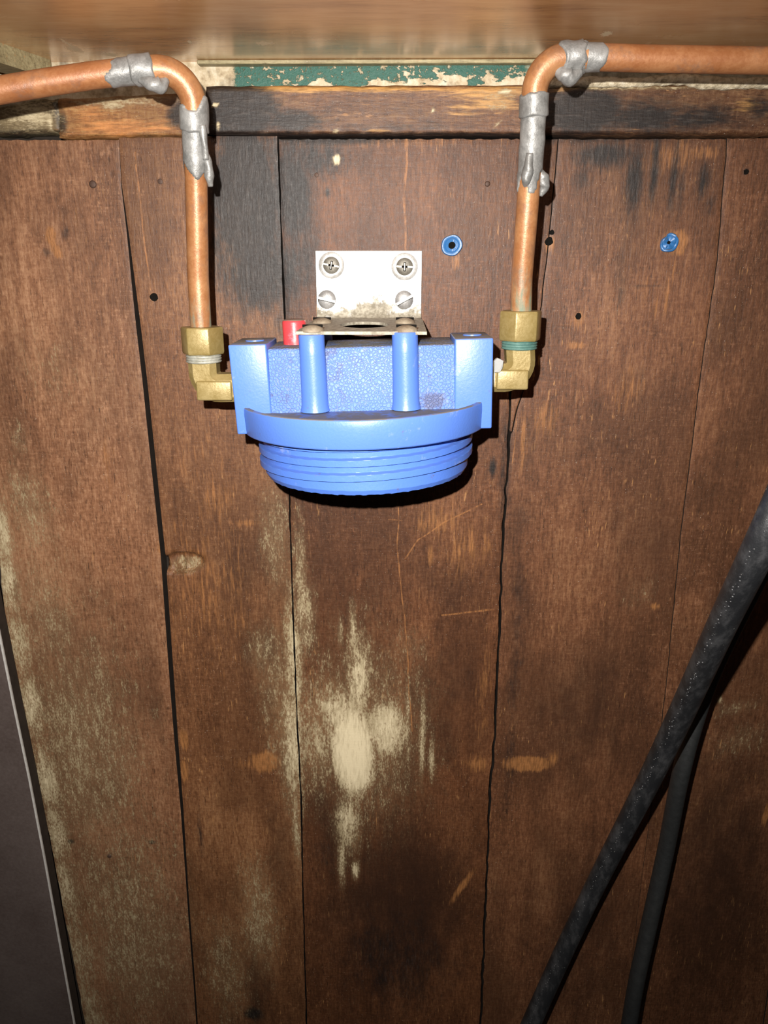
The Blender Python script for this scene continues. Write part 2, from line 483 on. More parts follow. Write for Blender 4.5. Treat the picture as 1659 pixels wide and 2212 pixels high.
def patch(name, PF, nu, nv, y0, thick, mat, parent=None, bev=0.00025, warp=0.0006, seed=1, gouges=(), blobs=ST, edge_mat=None):
    """a board: front face PF(u,v)->(x,z) on a fine grid, edges eased, real thickness"""
    u = np.linspace(0, 1, nu); v = np.linspace(0, 1, nv)
    U, V = np.meshgrid(u, v)                       # rows = v
    X, Z = PF(U.ravel(), V.ravel())
    r = np.random.default_rng(seed)
    Y = np.full_like(X, y0)
    Y += warp * (np.sin(Z * 9 + seed) * 0.5 + np.sin(X * 23 + Z * 4 + seed * 2) * 0.5)
    edge = (U.ravel() < 1e-6) | (U.ravel() > 1 - 1e-6) | (V.ravel() < 1e-6) | (V.ravel() > 1 - 1e-6)
    Y[edge] += bev
    for (cx, cz, rx, rz, dep, rot) in gouges:
        dx = X - cx; dz = Z - cz; c, s = math.cos(rot), math.sin(rot)
        dx, dz = dx * c + dz * s, -dx * s + dz * c
        d = np.sqrt((dx / rx) ** 2 + (dz / rz) ** 2)
        Y += dep * np.clip((1.05 - d) / 0.22, 0, 1) * (0.75 + 0.25 * vnoise(dx, 5, 400))
    co = np.stack([X, Y, Z], 1)
    n = nu * nv
    idx = np.arange(n).reshape(nv, nu)
    a = idx[:-1, :-1].ravel(); b = idx[:-1, 1:].ravel(); c = idx[1:, 1:].ravel(); d = idx[1:, :-1].ravel()
    faces = [np.stack([a, b, c, d], 1)]
    ring = np.concatenate([idx[0, :], idx[1:, -1], idx[-1, -2::-1], idx[-2:0:-1, 0]])
    back = co[ring].copy(); back[:, 1] = y0 + thick
    m = len(ring); bi = n + np.arange(m)
    r2 = np.roll(ring, -1); b2 = np.roll(bi, -1)
    faces.append(np.stack([ring, bi, b2, r2], 1))
    co = np.concatenate([co, back])
    fa = np.concatenate(faces)
    me = bpy.data.meshes.new(name)
    me.vertices.add(len(co)); me.vertices.foreach_set('co', co.astype(np.float32).ravel())
    me.loops.add(fa.size); me.loops.foreach_set('vertex_index', fa.astype(np.int32).ravel())
    me.polygons.add(len(fa))
    me.polygons.foreach_set('loop_start', (np.arange(len(fa)) * 4).astype(np.int32))
    me.update(calc_edges=True)
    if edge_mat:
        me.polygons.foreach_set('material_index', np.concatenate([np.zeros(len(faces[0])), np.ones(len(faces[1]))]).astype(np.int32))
    # make the front face look at the camera (-Y)
    if me.polygons[0].normal.y > 0: me.flip_normals()
    me.polygons.foreach_set('use_smooth', [True] * len(me.polygons))
    me.set_sharp_from_angle(angle=math.radians(60))
    set_attr(me, blobs, co)
    o = link(name, me, mat, parent)
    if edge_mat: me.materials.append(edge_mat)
    return o

# ------------------------------------------------------------------ the boarded wall
Z_BOT = CAM_Z - 1.04
def seam(pts):
    W = [at(x, y, 0.0) for x, y in pts]
    z = np.array([p.z for p in W]); x = np.array([p.x for p in W])
    o = np.argsort(z); z = z[o]; x = x[o]
    sl = (x[1] - x[0]) / (z[1] - z[0])
    def f(q):
        q = np.asarray(q)
        return np.where(q < z[0], x[0] + (q - z[0]) * np.clip(sl, -0.03, 0.03), np.interp(q, z, x))
    return f

S0 = seam([(-45, 290), (-45, 700), (-30, 1000), (-12, 1150), (2, 1290), (14, 1372), (44, 1520), (77, 1680), (113, 1860), (180, 2212)])
S1 = seam([(256, 290), (262, 400), (275, 500), (292, 650), (312, 820), (331, 1000), (352, 1200), (366, 1400), (379, 1580), (393, 1750), (409, 1990), (419, 2120), (425, 2212)])
S2 = seam([(600, 290), (607, 500), (618, 760), (625, 1070), (632, 1300), (642, 1560), (650, 1720), (655, 1950), (662, 2212)])
S3 = seam([(1133, 290), (1122, 480), (1110, 700), (1103, 870), (1098, 960), (1086, 1150), (1081, 1300), (1071, 1560), (1058, 1720), (1047, 2000), (1038, 2212)])
S3B = seam([(1206, 290), (1199, 380), (1186, 500), (1180, 560), (1166, 690), (1146, 800), (1118, 880), (1106, 930)])
S4 = seam([(1572, 290), (1561, 420), (1550, 560), (1533, 680), (1515, 800), (1490, 1000), (1470, 1160), (1455, 1320), (1440, 1480), (1420, 1640), (1400, 1800), (1380, 1950), (1350, 2212)])
S5 = seam([(1990, 290), (1900, 800), (1780, 1500), (1690, 1950), (1649, 2212)])

def const(x): return lambda q: np.full_like(np.asarray(q, dtype=float), x)
def gapped(f, off, jag=0.0, seed=1, freq=180.0):
    """offset can be a number or a list of (z, off)"""
    def g(q):
        q = np.asarray(q)
        o = off(q) if callable(off) else off
        j = jag * (vnoise(q, seed, freq) * 0.7 + np.round(vnoise(q, seed + 9, freq * 0.35) * 2) * 0.35) if jag else 0
        return f(q) + o + j
    return g

lin = lambda *p: (lambda q: np.interp(q, [a[0] for a in p], [a[1] for a in p]))
zt = at(800, 301, 0).z
def zpx(y): return at(830, y, 0).z
wall = bpy.data.meshes.new('wall_back')
bmw = box_bm(-1.0, 1.0, 0.016, 0.034, Z_BOT - 0.02, zt + 0.03)
N = NT('dark cavity'); CAVITY = N.out(N.mix(N.noise(60), (0.012, 0.009, 0.007), (0.035, 0.026, 0.02)), 0.85, 0, None, 0.2)
N = NT('grimy shaded edge'); GRIME_SHADE = N.out(N.mix(N.noise(120), (0.016, 0.012, 0.010), (0.045, 0.033, 0.026)), 0.8, 0, None, 0.2)  # seam dirt, also coloured dark so lit board sides read as shaded gaps
WALL = bm_obj('wall_back', bmw, CAVITY)
tag(WALL, kind='structure', label='wall of dark brown stained upright boards')

def plank(L, R, ztop, mat, y0=0.0, thick=0.015, seed=1, top_jag=0.0, gouges=(), step=0.0021, zb=None):
    zb = Z_BOT if zb is None else zb
    H = ztop - zb
    wmax = float(np.max(np.abs(R(np.linspace(zb, ztop, 50)) - L(np.linspace(zb, ztop, 50)))))
    nu = max(6, int(wmax / step)); nv = int(H / step)
    def PF(u, v):
        z = zb + v * H
        xl = L(z); xr = R(z)
        x = xl + (xr - xl) * u
        z = z + np.where(v > 1 - 1e-6, 0.5 * top_jag * vnoise(x, seed, 470), 0)
        return x, z
    return patch('plank', PF, nu, nv, y0, thick, mat, WALL, seed=seed, gouges=gouges, edge_mat=GRIME_SHADE)

BASE = (0.135, 0.052, 0.027); DARKW = (0.062, 0.024, 0.0125); LIGHTW = (0.235, 0.108, 0.062)
def LN(*pts, w=1.0):
    W = [at(x, y, 0) for x, y in pts]
    return [(a, b, w * 0.00031 / 2 * 0.85) for a, b in zip(W[:-1], W[1:])]

m0 = wood('stained board pale', (0.205, 0.091, 0.055), (0.092, 0.038, 0.022), (0.335, 0.177, 0.118), seed=1.0, speck=0.4)
m1 = wood('stained board mid', (0.150, 0.062, 0.032), (0.072, 0.028, 0.014), (0.25, 0.12, 0.066), seed=2.0, lines=LN((291, 330), (300, 420), (313, 520), (325, 625), w=5))
m2 = wood('stained board dark', (0.118, 0.044, 0.022), (0.055, 0.020, 0.010), (0.205, 0.085, 0.045), seed=3.0,
          lines=LN((877, 296), (880, 350), (873, 430), (875, 545), w=7) + LN((860, 1085), (859, 1190), (868, 1300), (880, 1400), (890, 1580), w=4.5)
          + LN((875, 1208), (905, 1165), (960, 1130), (1042, 1090), w=5) + LN((955, 1328), (1066, 1318), w=7) + LN((838, 1122), (868, 1124), w=4))
m3 = wood('stained board right', (0.132, 0.052, 0.029), (0.062, 0.025, 0.014), (0.225, 0.105, 0.062), seed=4.0, lines=LN((1117, 880), (1108, 1000), w=4))
m3b = wood('stained sliver', (0.135, 0.055, 0.031), (0.062, 0.025, 0.014), (0.225, 0.105, 0.062), seed=4.6)
m4 = wood('stained board far right', (0.122, 0.048, 0.027), (0.058, 0.023, 0.012), (0.21, 0.095, 0.055), seed=5.0)

Z = zpx
g1 = lin((Z(2212), .0008), (Z(1900), .0010), (Z(1500), .0020), (Z(1000), .0020), (Z(700), .0018), (Z(500), .0008), (Z(380), .0003), (Z(290), .0002))
kn = at(392, 1216, 0)
plank(gapped(S0, 0.0016, 0.0006, 2, 90), gapped(S1, lambda q: -g1(q)), at(130, 302, 0).z, m0, 0.0004, seed=11, top_jag=0.0006)
plank(gapped(S1, g1), gapped(S2, -0.0006, 0.0003, 3), at(400, 294, 0).z, m1, 0.0000, seed=12, gouges=[(kn.x, kn.z, 0.0178, 0.0088, 0.0085, math.radians(6))])
plank(gapped(S2, 0.0006, 0.0003, 4), gapped(S3, -0.0010, 0.0008, 5, 110), at(800, 301, 0).z, m2, 0.0003, seed=13, top_jag=0.0009)
# the split-off sliver between the third seam and its crack
def sliverR(q): return np.maximum(S3B(q), S3(q) + 0.0010)
plank(gapped(S3, 0.0007, 0.0006, 5, 110), gapped(lambda q: np.where(q > Z(935), sliverR(q), S3(q) + 0.0018), -0.0002, 0.0003, 6), at(1160, 301, 0).z, m3b, 0.0008, seed=14, zb=Z(932))
plank(gapped(lambda q: np.where(q > Z(935), sliverR(q), S3(q) + 0.0006 + 0.0006 * vnoise(q, 5, 110)), 0.0004, 0.0003, 6), gapped(S4, -0.0004, 0.0003, 7), at(1300, 301, 0).z, m3, 0.0000, seed=15, top_jag=0.0006)
plank(gapped(S4, 0.0004, 0.0003, 7), gapped(S5, -0.0005), at(1620, 299, 0).z, m4, 0.0005, seed=16, top_jag=0.0005)
plank(gapped(S5, 0.0005), lambda q: S5(q) + 0.14, at(1620, 299, 0).z, m3b, 0.0, seed=17, step=0.004)
plank(lambda q: S5(q) + 0.141, lambda q: S5(q) + 0.29, at(1620, 299, 0).z, m4, 0.0004, seed=18, step=0.006)
plank(lambda q: S0(q) - 0.16, gapped(S0, -0.020), at(130, 302, 0).z, m1, 0.0002, seed=19, step=0.004)
plank(lambda q: S0(q) - 0.32, lambda q: S0(q) - 0.162, at(130, 302, 0).z, m0, 0.0, seed=20, step=0.006)

# nails and holes in the boards
N = NT('old nail'); NAIL = N.out(N.mix(N.noise(900), (0.045, 0.024, 0.016), (0.10, 0.055, 0.038)), 0.6, 0.2, None, 0.4)
N = NT('hole'); HOLE = N.out((0.006, 0.005, 0.004), 0.9, 0, None, 0.1)
for px, py, r in [(200, 398, 8), (346, 392, 7), (684, 378, 6), (1053, 397, 6), (236, 1850, 6)]:
    p = at(px, py, 0)
    R_ = r * 0.00031
    pr = [(0, 0.0004), (R_ * 0.6, 0.0004), (R_, 0.0001), (R_, -0.002), (0, -0.002)]
    v, f = lathe(pr, 14, 'Y', (p.x, p.y + 0.0002, p.z))
    pyd('nail_head', v, f, NAIL, WALL, True)
for px, py, r in [(333, 641, 8), (1186, 522, 8), (1249, 683, 6), (1612, 371, 5), (1192, 502, 5), (345, 1, 0)]:
    if not r: continue
    p = at(px, py, 0); R_ = r * 0.00031
    v, f = lathe([(0, 0.0008), (R_ * 0.8, 0.0008), (R_ * 1.0, 0.0010), (R_ * 1.15, 0.0005), (R_ * 1.15, -0.003)], 12, 'Y', (p.x, p.y, p.z))
    v = [(x + 0.0003 * math.sin(5 * x * 900 + z * 700), y, z + 0.0003 * math.cos(z * 1100)) for x, y, z in v]
    pyd('nail_hole', v, f, HOLE, WALL, True)

# ------------------------------------------------------------------ rails across the top of the boards
RB = Blobs()
for a in [
    (BK, 490, 240, 120, 70, 1.0, 0, 2.0), (BK, 630, 262, 90, 34, .8), (BK, 1260, 240, 110, 60, .95, 0, 1.5), (BK, 1380, 250, 120, 44, .82), (BK, 1520, 255, 120, 36, .68), (BK, 1640, 240, 40, 40, .6), (BK, 800, 275, 160, 14, .5), (BK, 720, 265, 30, 16, .5), (BK, 900, 290, 700, 5, .8),
    (OR, 700, 192, 330, 7, .9), (OR, 1050, 200, 100, 14, .8), (OR, 1060, 225, 60, 20, .66), (OR, 820, 281, 34, 5, .8), (OR, 1000, 235, 40, 20, .4), (OR, 1220, 192, 40, 7, .7), (OR, 1610, 230, 30, 20, .45),
    (WH, 937, 238, 5, 6, .9, 0, 2), (WH, 465, 228, 6, 6, .9, 0, 2), (WH, 1090, 198, 16, 6, .8, 0, 2), (WH, 725, 281, 8, 4, .9, 0, 2), (WH, 1400, 190, 300, 5, .6), (WH, 1075, 215, 40, 26, .36), (WH, 470, 272, 5, 10, .8), (WH, 1075, 268, 14, 4, .6, 40),
    (OR, 250, 275, 150, 22, .6), (OR, 180, 250, 50, 26, .45), (BK, 385, 250, 28, 30, .85), (WH, 260, 215, 150, 14, .5), (WH, 240, 226, 30, 10, .6), (BK, 130, 262, 14, 34, .75),
    (WH, 60, 250, 80, 40, .62), (WH, 105, 265, 8, 30, .8), (BK, 115, 240, 22, 26, .55), (BK, 60, 288, 90, 10, .8), (DK, 60, 240, 90, 40, .4),
    (DK, 900, 240, 300, 50, .25)]: RB.add(*a, Y=-0.008) if len(a) > 6 else RB.add(*a, 0.0, 1.0, -0.008)
mr = wood('rail wood', (0.125, 0.053, 0.030), (0.052, 0.021, 0.012), (0.23, 0.12, 0.07), horiz=True, seed=6.0, raw=(0.55, 0.29, 0.09))
mr2 = wood('rail wood worn', (0.25, 0.105, 0.042), (0.10, 0.042, 0.02), (0.40, 0.22, 0.10), horiz=True, seed=7.0, raw=(0.52, 0.21, 0.065))
mr3 = wood('rail wood grey', (0.135, 0.098, 0.062), (0.065, 0.045, 0.03), (0.26, 0.2, 0.13), horiz=True, seed=8.0)
def rail(name, xs, top, bot, Yf, thick, mat, seed, bev=0.0012, jag=0.0004, label=None):
    T = [at(x, y, Yf) for x, y in top]; B = [at(x, y, Yf) for x, y in bot]
    tx = [p.x for p in T]; tz = [p.z for p in T]; bx = [p.x for p in B]; bz = [p.z for p in B]
    x0, x1 = at(xs[0], top[0][1], Yf).x, at(xs[1], top[-1][1], Yf).x
    def PF(u, v):
        x = x0 + (x1 - x0) * u
        zt_ = np.interp(x, tx, tz) + jag * vnoise(x, seed, 140); zb_ = np.interp(x, bx, bz) + jag * vnoise(x, seed + 3, 200)
        xx = x + np.where((u < 1e-6) | (u > 1 - 1e-6), 0.0007 * vnoise(v * 0.03, seed + 5, 400), 0)
        return xx, zb_ + (zt_ - zb_) * v
    nu = max(8, int((x1 - x0) / 0.0022)); nv = 16
    o = patch(name, PF, nu, nv, Yf, thick, mat, None, bev=bev, warp=0.0004, seed=seed, blobs=RB)
    tag(o, kind='structure', label=label)
    return o
rail('trim_1', (444, 2600), [(440, 186), (1659, 181), (2600, 178)], [(440, 288), (800, 290), (1659, 290), (2600, 290)], -0.008, 0.022, mr, 21, label='dark sooty wooden rail across the top of the boards')
rail('trim_2', (118, 436), [(110, 214), (390, 201), (440, 199)], [(110, 297), (440, 293)], -0.006, 0.020, mr2, 22, label='worn orange end of wooden rail left of the pipe')
rail('trim_3', (-900, 124), [(-900, 260), (0, 229), (124, 212)], [(-900, 300), (0, 286), (124, 284)], -0.007, 0.021, mr3, 23, jag=0.0012, label='grey weathered wooden rail piece at the left end')

# ------------------------------------------------------------------ painted plaster above the rail
zc_wall = at(800, 128, 0.004).z
N = NT('flaking green paint on plaster')
X_, Y_, Zc = N.sep(N.pos)
gx0, gx1 = at(508, 160, 0.004).x, at(1165, 160, 0.004).x
big = N.noise((38, 38, 90), 4, 0.6, off=(3.3, 0, 1.2)); fine = N.noise(420, 4, 0.65); mid = N.noise((90, 90, 160), 4, 0.6, off=(0, 2, 7))
inn = N.math('MULTIPLY', N.step(N.math('MULTIPLY_ADD', N.math('SUBTRACT', mid, 0.5), 0.02, X_), gx0 - 0.002, gx0 + 0.002), N.step(N.math('MULTIPLY_ADD', N.math('SUBTRACT', mid, 0.5), 0.03, X_), gx1 - 0.012, gx1, 1.0, 0.0))
zz = N.math('SUBTRACT', Zc, at(800, 172, 0.004).z)                      # more paint is lost low down
low = N.math('MULTIPLY', zz, 14.0)
xr = N.math('MULTIPLY', N.math('SUBTRACT', X_, at(760, 160, 0.004).x), 0.5)
gs = N.math('ADD', N.math('ADD', N.math('MULTIPLY', mid, 0.5), N.math('MULTIPLY', big, 0.55)), N.math('SUBTRACT', low, xr))
grn = N.math('MULTIPLY', N.step(gs, 0.475, 0.505), inn)
grn = N.math('MULTIPLY', grn, N.step(N.math('MULTIPLY_ADD', fine, 0.6, N.math('MULTIPLY', N.noise((150, 150, 260), 4, 0.65, off=(6, 1, 1)), 0.4)), 0.535, 0.59, 1.0, 0.1))
plast = N.ramp(N.noise(160, 5, 0.65), [(0.3, (0.26, 0.19, 0.11)), (0.5, (0.48, 0.39, 0.26)), (0.68, (0.62, 0.55, 0.42))])
dirtm = N.step(N.noise(45, 4, 0.6, off=(5, 5, 5)), 0.55, 0.70)
plast = N.mix(N.math('MULTIPLY', dirtm, 0.75), plast, (0.10, 0.075, 0.045))
green = N.mix(N.noise(300, 3), (0.012, 0.070, 0.050), (0.030, 0.115, 0.084))
col = N.mix(grn, plast, green)
GREEN = N.out(col, N.math('MULTIPLY_ADD', grn, -0.3, 0.85), 0, N.bump(N.math('ADD', N.math('MULTIPLY', grn, 0.7), N.math('MULTIPLY', fine, 0.5)), 0.0012, 0.8), 0.4)
def PFw(u, v):
    x = -0.9 + 1.9 * u
    return x, (CAM_Z + 0.092) + v * 0.048
def wall_upper():
    o = patch('wall_upper', PFw, 620, 28, 0.004, 0.03, GREEN, None, bev=0.0, warp=0.0015, seed=31, blobs=Blobs())
    tag(o, kind='structure', label='strip of cream plaster with flaking green paint')
wall_upper()

def plain_attr(o):
    me = o.data
    a = me.attributes.new('stain', 'FLOAT_COLOR', 'POINT')
    a.data.foreach_set('color', np.zeros(len(me.vertices) * 4, dtype=np.float32))
    return o

# ------------------------------------------------------------------ glossy board overhead, its bead, and the slanting batten at the left
ZC = at(800, 128, -0.002).z
CB = Blobs()
N = NT('varnished brown board')
g = N.noise((14, 60, 60), 4, 0.6); g2 = N.noise((60, 420, 60), 4, 0.6); blot = N.noise(9, 3, 0.5)
k = N.math('ADD', N.math('MULTIPLY', g, 0.45), N.math('ADD', N.math('MULTIPLY', g2, 0.2), N.math('MULTIPLY', blot, 0.35)))
col = N.ramp(k, [(0.36, (0.40, 0.18, 0.068)), (0.5, (0.68, 0.34, 0.14)), (0.64, (0.80, 0.47, 0.22))])
chips = None
for px, py, rx, ry in [(160, 106, .0045, .0022), (572, 94, .0055, .0011), (152, 98, .0012, .004), (240, 118, .005, .0012), (410, 91, .0015, .0008), (1310, 73, .003, .0015), (125, 139, .004, .001)]:
    d = ray(px, py); t = (ZC - CAM_Z) / d.z; p = Vector((d.x * t, d.y * t - CAM_D, ZC))
    q = N.vmath('MULTIPLY', N.vmath('SUBTRACT', N.pos, tuple(p)), (1 / rx, 1 / (ry * 4), 0))
    x = N.step(N.math('ADD', N.vmath('LENGTH', q), N.math('MULTIPLY', N.math('SUBTRACT', N.noise(700, 3), 0.5), 2.2)), 0.75, 0.95, 1.0, 0.0)
    chips = x if chips is None else N.math('MAXIMUM', chips, x)
col = N.mix(chips, col, (0.66, 0.50, 0.30))
fog = N.noise((30, 30, 1), 3, 0.6)
rgh = N.math('MULTIPLY_ADD', fog, 0.16, 0.17)
rgh = N.math('MULTIPLY_ADD', chips, 0.5, rgh)
CEIL = N.out(col, rgh, 0, N.bump(N.noise((60, 6, 1), 3, 0.6), 0.0008, 0.25), 0.9, 1.0, rgh)
bmc = box_bm(-0.95, 1.05, -0.85, 0.03, ZC, ZC + 0.018)
tag(bm_obj('ceiling', bmc, CEIL), kind='structure', label='glossy varnished brown board overhead')
mb = wood('bead wood', (0.30, 0.25, 0.17), (0.17, 0.13, 0.085), (0.42, 0.36, 0.26), horiz=True, seed=9.0)
Yb = -0.003
zb1 = at(800, 137, Yb).z
bmb = box_bm(at(425, 130, Yb).x, at(1700, 130, Yb).x, Yb, 0.006, zb1, ZC - 0.0002, 0.0004, 1)
tag(plain_attr(bm_obj('trim_4', bmb, mb)), kind='structure', label='thin pale bead where the wall meets the overhead board')
p0 = at(112, 143, -0.002)
d = ray(0, 92); t = (ZC - CAM_Z) / d.z; p1 = Vector((d.x * t, d.y * t - CAM_D, ZC))
p0 = Vector((p0.x, -0.003, ZC))
dirv = (p1 - p0); dirv.z = 0; dirv.normalize()
p2 = p0 + dirv * 0.22
sd = Vector((-dirv.y, dirv.x, 0))
if sd.y > 0: sd = -sd
v = []
for q in (p0, p2):
    for off, h in ((0, 0), (0, -0.011), (-0.018, -0.011), (-0.018, 0)):
        v.append(q + sd * off + Vector((0, 0, h)))
f = [(0, 1, 2, 3), (7, 6, 5, 4)] + [(i, (i + 1) % 4, 4 + (i + 1) % 4, 4 + i) for i in range(4)]
o = plain_attr(pyd('trim_5', v, f, mb))
tag(o, kind='structure', label='grey slanting batten under the overhead board at upper left')

# mortar smear along the top of the rail at the right
N = NT('mortar'); nz = N.noise(300, 5, 0.65)
MORTAR = N.out(N.ramp(nz, [(0.3, (0.30, 0.24, 0.16)), (0.5, (0.58, 0.49, 0.34)), (0.7, (0.72, 0.64, 0.50))]), 0.9, 0, N.bump(nz, 0.002, 0.8), 0.2)
pts = [(1186, 184), (1230, 181), (1290, 180), (1360, 182), (1430, 177), (1480, 175), (1520, 182), (1600, 184), (1659, 182), (1800, 183), (2000, 182)]
pp = catmull([at(x, y - 3, -0.0085) for x, y in pts], 10)
jit = smooth1(len(pp), 0.0009, 5)
v, f = tube(pp, lambda i, a: 0.0032 + 0.8 * jit[i] + 0.0004 * math.sin(a * 3 + i), 12)
o = pyd('trim_6', v, f, MORTAR, None, True)
tag(o, kind='structure', label='rough mortar smear along the top of the rail at right')

# ------------------------------------------------------------------ the dark side panel at the lower left
Yp = -0.020
N = NT('grey brown panel'); nz = N.noise(420, 4, 0.6); nb = N.noise(12, 4, 0.6)
col = N.ramp(N.math('ADD', N.math('MULTIPLY', nz, 0.35), N.math('MULTIPLY', nb, 0.65)), [(0.35, (0.070, 0.050, 0.044)), (0.65, (0.118, 0.092, 0.084))])
spk = N.step(N.noise(900, 1), 0.72, 0.76)
col = N.mix(N.math('MULTIPLY', spk, 0.6), col, (0.02, 0.015, 0.012))
PANEL = N.out(col, 0.55, 0, N.bump(nz, 0.0003, 0.3), 0.35)
N = NT('pale panel edge'); EDGE = N.out(N.mix(N.noise(200), (0.30, 0.28, 0.26), (0.62, 0.60, 0.57)), 0.5, 0.0, None, 0.5)
e_pts = [(-75, 1010), (-2, 1370), (28, 1518), (62, 1680), (96, 1858), (160, 2212), (250, 2700)]
E_ = [at(x, y, Yp) for x, y in e_pts]
bm = bmesh.new()
fr = [bm.verts.new(p) for p in E_]
fl_ = [bm.verts.new((-0.75, Yp, E_[-1].z)), bm.verts.new((-0.75, Yp, E_[0].z))]
face = bm.faces.new(fr + fl_)
ex = bmesh.ops.extrude_face_region(bm, geom=[face])
for q in ex['geom']:
    if isinstance(q, bmesh.types.BMVert): q.co.y += 0.014
PB = empty('side_panel', (E_[3].x, Yp, E_[3].z))
tag(PB, 'dark grey brown flat panel with pale edge at lower left', 'panel')
po = bm_obj('panel_sheet', bm, PANEL, PB)
po.data.materials.append(GRIME_SHADE)
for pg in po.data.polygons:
    if abs(pg.normal.y) < 0.5: pg.material_index = 1  # panel sides coloured dark so the gap beside them reads as shade
vv = []
for p in E_:
    for dx, dy in ((-0.0004, -0.0006), (0.0010, -0.0004), (0.0010, 0.0010), (-0.0004, 0.0010)):
        vv.append((p.x + dx, p.y + dy, p.z))
ff = []
for i in range(len(E_) - 1):
    for k in range(4): ff.append((i * 4 + k, i * 4 + (k + 1) % 4, i * 4 + 4 + (k + 1) % 4, i * 4 + 4 + k))
ff += [(0, 1, 2, 3), tuple(len(vv) - 4 + k for k in range(4))]
tag(pyd('edge_strip', vv, ff, EDGE, PB), 'pale edge strip')

# ------------------------------------------------------------------ materials of the plumbing
def plastic(name, base, pebble=False, dusty=1.0):
    N = NT(name)
    nz = N.noise(120, 4, 0.6); nf = N.noise(700, 3, 0.6)
    col = N.mix(N.noise(40, 3), base, tuple(c * 0.88 for c in base))
    scuff = N.step(N.noise(75, 5, 0.7, off=(1, 2, 3)), 0.60, 0.74)
    col = N.mix(N.math('MULTIPLY', scuff, 0.42), col, (0.36, 0.40, 0.50))
    grime = N.step(N.noise(95, 5, 0.7, off=(9, 2, 3)), 0.64, 0.72)
    col = N.mix(N.math('MULTIPLY', grime, 0.6), col, (0.12, 0.085, 0.055))
    # settled dust on the faces that look up
    nz_ = N.sep(N.geo.outputs['True Normal'])[2]
    up = N.math('MULTIPLY', N.step(nz_, 0.55, 0.9), N.step(N.noise(90, 4, 0.65, off=(4, 4, 4)), 0.36, 0.54, 0.35 * dusty, 0.96 * dusty))
    nrm = None; h = N.math('MULTIPLY', nf, 0.4)
    if pebble:
        vo = N.n('ShaderNodeTexVoronoi', feature='DISTANCE_TO_EDGE')
        N.s(vo.inputs['Vector'], N.vmath('MULTIPLY', N.pos, (1, 0.6, 1))); vo.inputs['Scale'].default_value = 520
        peb = N.step(vo.outputs['Distance'], 0.02, 0.2)
        dm = N.math('MULTIPLY', N.step(vo.outputs['Distance'], 0.0, 0.10, 1.0, 0.0), N.step(N.noise(50, 3), 0.3, 0.6, 0.1, 0.55))
        col = N.mix(dm, col, (0.16, 0.16, 0.26))
        gr2 = N.step(N.noise(60, 5, 0.72, off=(2, 7, 1)), 0.53, 0.66)
        col = N.mix(N.math('MULTIPLY', gr2, 0.62), col, (0.075, 0.06, 0.06))
        h = N.math('ADD', h, N.math('MULTIPLY', peb, 1.3))
    col = N.mix(up, col, N.mix(nz, (0.10, 0.085, 0.062), (0.21, 0.185, 0.14)))
    nrm = N.bump(h, 0.00028, 0.8)
    r = N.math('MULTIPLY_ADD', nf, 0.2, 0.42 if pebble else 0.28)
    r = N.math('MULTIPLY_ADD', up, 0.4, r)
    return N.out(col, r, 0, nrm, 0.5)
BLUE = plastic('blue plastic', (0.088, 0.190, 0.60))
BLUEC = plastic('blue collar plastic', (0.080, 0.182, 0.60), dusty=0.12)
BLUEP = plastic('blue pebbled plastic', (0.100, 0.205, 0.56), True)
RED = plastic('red plastic', (0.62, 0.05, 0.06))

def metal(name, c1, c2, met, rough, ox=None, oz=None, bumpd=0.0003, oxs=0.75, tarn=None):
    N = NT(name)
    nz = N.noise(90, 4, 0.6); nf = N.noise(600, 4, 0.65)
    col = N.mix(N.step(N.math('MULTIPLY_ADD', nf, 0.3, N.math('MULTIPLY', nz, 0.7)), 0.35, 0.65), c1, c2)
    if tarn:
        tm = N.step(N.noise((70, 70, 70), 5, 0.7, off=(2, 2, 6)), 0.50, 0.68)
        col = N.mix(N.math('MULTIPLY', tm, 0.55), col, tarn)
    if ox:
        zc_ = N.sep(N.pos)[2]
        m = N.step(N.math('MULTIPLY_ADD', N.math('SUBTRACT', N.noise((260, 260, 60), 4, 0.6, off=(1, 5, 2)), 0.5), 0.11, zc_), oz[0], oz[1], 1.0, 0.0)
        col = N.mix(N.math('MULTIPLY', m, oxs), col, ox)
        rough_ = N.math('MULTIPLY_ADD', m, 0.3, rough)
        met = N.math('MULTIPLY_ADD', m, -met, met)
    else: rough_ = N.math('MULTIPLY_ADD', nf, 0.16, rough - 0.08)
    return N.out(col, rough_, met, N.bump(nf, bumpd, 0.5), 0.5)
COPPER = metal('weathered copper', (0.285, 0.115, 0.042), (0.385, 0.185, 0.08), 0.2, 0.40, (0.08, 0.20, 0.165), (CAM_Z - 0.060, CAM_Z - 0.022), tarn=(0.19, 0.10, 0.06))
COPPER_R = metal('weathered copper greened', (0.285, 0.115, 0.042), (0.385, 0.185, 0.08), 0.2, 0.40, (0.075, 0.19, 0.15), (CAM_Z - 0.045, CAM_Z - 0.005), tarn=(0.19, 0.10, 0.06))
COPPER_H = metal('weathered copper run', (0.27, 0.10, 0.036), (0.37, 0.165, 0.07), 0.15, 0.44, tarn=(0.16, 0.10, 0.075))
SOLDER = metal('dull solder', (0.15, 0.148, 0.142), (0.27, 0.266, 0.258), 0.25, 0.44, bumpd=0.0005)
BRASS = metal('aged brass', (0.23, 0.165, 0.055), (0.31, 0.235, 0.10), 0.25, 0.40)
THREADG = metal('green thread', (0.055, 0.13, 0.115), (0.11, 0.21, 0.18), 0.1, 0.6)
THREADW = metal('grey thread', (0.26, 0.25, 0.20), (0.42, 0.42, 0.37), 0.3, 0.45)
N = NT('ptfe tape'); TAPE = N.out((0.62, 0.66, 0.66), 0.4, 0, None, 0.5)
